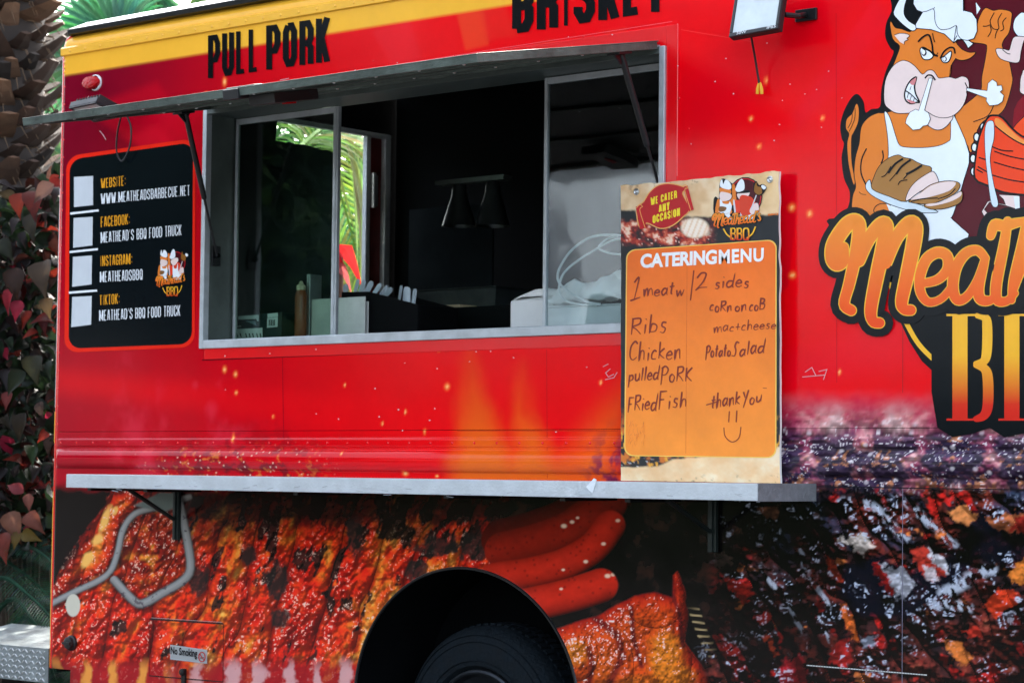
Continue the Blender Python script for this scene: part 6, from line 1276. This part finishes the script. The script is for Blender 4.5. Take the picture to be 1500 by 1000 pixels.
big = [(63, 282, .16, (.20, .15, .13)), (28, 300, .15, (.17, .03, .015)), (50, 298, .14, (.12, .02, .012)), (22, 415, .16, (.07, .05, .035)), (62, 405, .16, (.11, .10, .06)), (48, 330, .14, (.03, .035, .02)), (25, 455, .12, (.50, .04, .10)), (14, 440, .11, (.45, .03, .06)), (8, 365, .12, (.03, .05, .03)), (70, 450, .12, (.15, .13, .06)), (50, 540, .14, (.05, .07, .03)), (22, 560, .14, (.03, .06, .025)), (30, 625, .14, (.05, .05, .03)), (60, 600, .13, (.07, .06, .05)), (10, 585, .12, (.32, .08, .07)), (22, 715, .10, (.45, .10, .12)), (42, 735, .12, (.34, .17, .14)), (20, 770, .15, (.38, .22, .14)), (24, 790, .13, (.30, .26, .06)), (45, 786, .13, (.28, .26, .05)), (5, 800, .13, (.42, .10, .06)), (50, 765, .12, (.35, .15, .10))]
C_ = np.array([P(a, c, .3) for a, c, s_, k in big]); N_ = np.array([(.45, -.8, .35)]*len(big))+rng.normal(size=(len(big), 3))*.18
for (a, c, s_, k), p, nv in zip(big, C_, N_): leaf_cards(p[None], nv[None], s_, np.array([k])*np.array([.36, .26, .24]), asp=.60, fold=.45, name='leaf', parent=t, droop=2.2)
b = MB(); b.cur = (.05, .035, .022)
for k in range(14):
    x = -60+k*11; b.tube([P(x, 990, .9), P(x+random.uniform(-8, 8), 700, .8), P(x+random.uniform(-14, 14), 480, .8), P(x+random.uniform(-16, 16), 320, .8)], [.018, .014, .010, .005], 6)
b.build('stem', BARK, t, smooth=True)
hd = P(-10, 600, 2.6); t = thing('laurel_hedge', (hd.x-1, 2.6, GZ), 'tall dark leafy hedge behind the copper leaved shrub', 'hedge')
rng = np.random.default_rng(55); n = 5200; C_ = np.stack([rng.uniform(-16, XL-1.0, n), rng.uniform(1.9, 3.2, n), rng.uniform(GZ, 2.5, n)+rng.normal(size=n)*.12], 1); leaf_cards(C_, rng.normal(size=(n, 3))*.7+np.array([.3, -.6, .5]), .17, pick(GRN, n), name='foliage', parent=t, asp=.55)
b = MB(); b.cur = (.012, .014, .008); b.box((-16, 2.3, GZ), (XL-1.2, 2.9, 2.1)); b.build('branch_core', BARK, t)
# sago cycad at the foot of it
cp = P(-30, 900, .55); t = thing('cycad', (cp.x, .55, GZ), 'dark green cycad with feathery fronds above the rear step', 'cycad'); rnd = random.Random(3)
b = MB(); b.cur = (.05, .035, .025); b.tube([(cp.x, .55, GZ), (cp.x, .55, .35)], [.14, .12], 12); b.build('trunk', BARK, t, smooth=True)
for a_, m_, e_ in (((-40, 960), (-5, 850), (92, 925)), ((-45, 960), (0, 800), (85, 830)), ((-60, 930), (-20, 820), (78, 880)), ((-60, 990), (10, 880), (86, 968)), ((-50, 980), (-40, 830), (20, 800)), ((-40, 990), (30, 905), (84, 1000)), ((60, 1000), (95, 968), (120, 1010))):
    Y = rnd.uniform(.40, .75); p0, p1, p2 = P(*a_, Y+.1), P(*m_, Y), P(*e_, Y-.1); b = MB(); feather(b, [p0, p1, p1.lerp(p2, .55)+Vector((0, 0, .05)), p2], 58, .16, .0042, (.018, .060, .035), rnd, .12, up=Vector((.3, -.5, .8)), vee=.35); b.build('frond', LEAF, t)
# trees behind the truck
for k, (x, y, h, r_, n, lab) in enumerate(((-15.5, 7.0, 5.2, 2.4, 9000, 'dark bushy tree behind the palm trunk, left of the truck'), (-12.0, 9.5, 6.5, 2.6, 9000, 'green broadleaf tree rising behind the fan palm'), (-19.5, 3.5, 6.2, 2.6, 7000, 'shaded leafy tree far left behind the palm trunk'), (-13.2, 4.6, 3.4, 1.5, 5000, 'small bright green tree outside the rear door'), (-6.5, 12, 5.5, 2.6, 7000, 'leafy tree beyond the far side of the truck roof'))):
    broad_tree((x, y, GZ), h, r_, n, .20, GRN if k != 3 else [((.03, .09, .018), 3), ((.06, .13, .03), 2), ((.12, .18, .05), 1)], lab, 'trees behind the truck', 30+k)
# across the street, seen only as reflections in the glass and the glossy wrap
t = thing('plaster_building', (-15.5, -21, GZ), 'long pale plaster building across the street facing the truck', 'building')
b = MB(); b.box((-21.5, -24, GZ), (-4, -18.6, 5.9)); b.build('wall', mat('pale_plaster', (.22, .26, .31), .9, 0, .08, 2), t)
b = MB(); b.box((-21.8, -24.2, 5.901), (-3.8, -18.3, 6.15)); b.build('roof', mat('roof_edge_grey', (.25, .25, .26), .8), t)
for x in np.arange(-20.2, -5, 3.4):
    b = MB(); b.box((x, -18.64, 2.2), (x+1.5, -18.585, 3.9)); w_ = b.build('window', mat('building_glass', (.05, .06, .07), .15, 0, .2), t); b = MB(); b.box((x-.08, -18.63, 2.10), (x+1.58, -18.5, 2.195)); b.build('sill', WHITEP, w_)
for k, (x, y, h, r_, n) in enumerate(((-24.5, -15, 9, 4.2, 9000), (-30, -20, 11, 5, 8000), (-32, -12, 9, 4.2, 8000), (-25.5, -26, 14, 5.5, 8000), (-17, -28, 15, 6, 8000), (-9, -28, 14, 6, 8000), (-1, -27, 13, 5.5, 6000), (-36, -5, 9, 4.5, 6000))):
    broad_tree((x, y, GZ), h, r_, n, .42, GRN, ['broad dark tree left of the pale building', 'tall tree at the far left across the street', 'wide tree nearest the truck across the street', 'tree rising over the left end of the pale building', 'tallest tree behind the middle of the pale building', 'tree behind the right half of the pale building', 'tree past the right end of the pale building', 'tree far down the street on the left'][k], 'trees across the street', 60+k)

t = thing('added_hedge', (-14, -15.5, GZ), 'unseen clipped hedge added to darken low reflections on the truck', 'hedge')  # unseen hedge, added so the low truck side reflects something dark
rng = np.random.default_rng(90); n = 9000; C_ = np.stack([rng.uniform(-24, -3, n), -15.5+rng.choice([-.55, .55], n)*rng.uniform(.6, 1.05, n), rng.uniform(0, 2.55, n)+.05*rng.normal(size=n)], 1); top = rng.random(n) < .25; C_[top, 2] = rng.uniform(2.4, 2.6, top.sum()); C_[top, 1] = -15.5+rng.uniform(-.55, .55, top.sum())
leaf_cards(C_, rng.normal(size=(n, 3))+np.array([0, .6, .5]), .26, pick(GRN, n), name='foliage', parent=t, asp=.6)
b = MB(); b.cur = (.03, .028, .02); b.box((-24, -15.85, GZ), (-3, -15.15, 2.35)); b.build('branch_core', BARK, t)
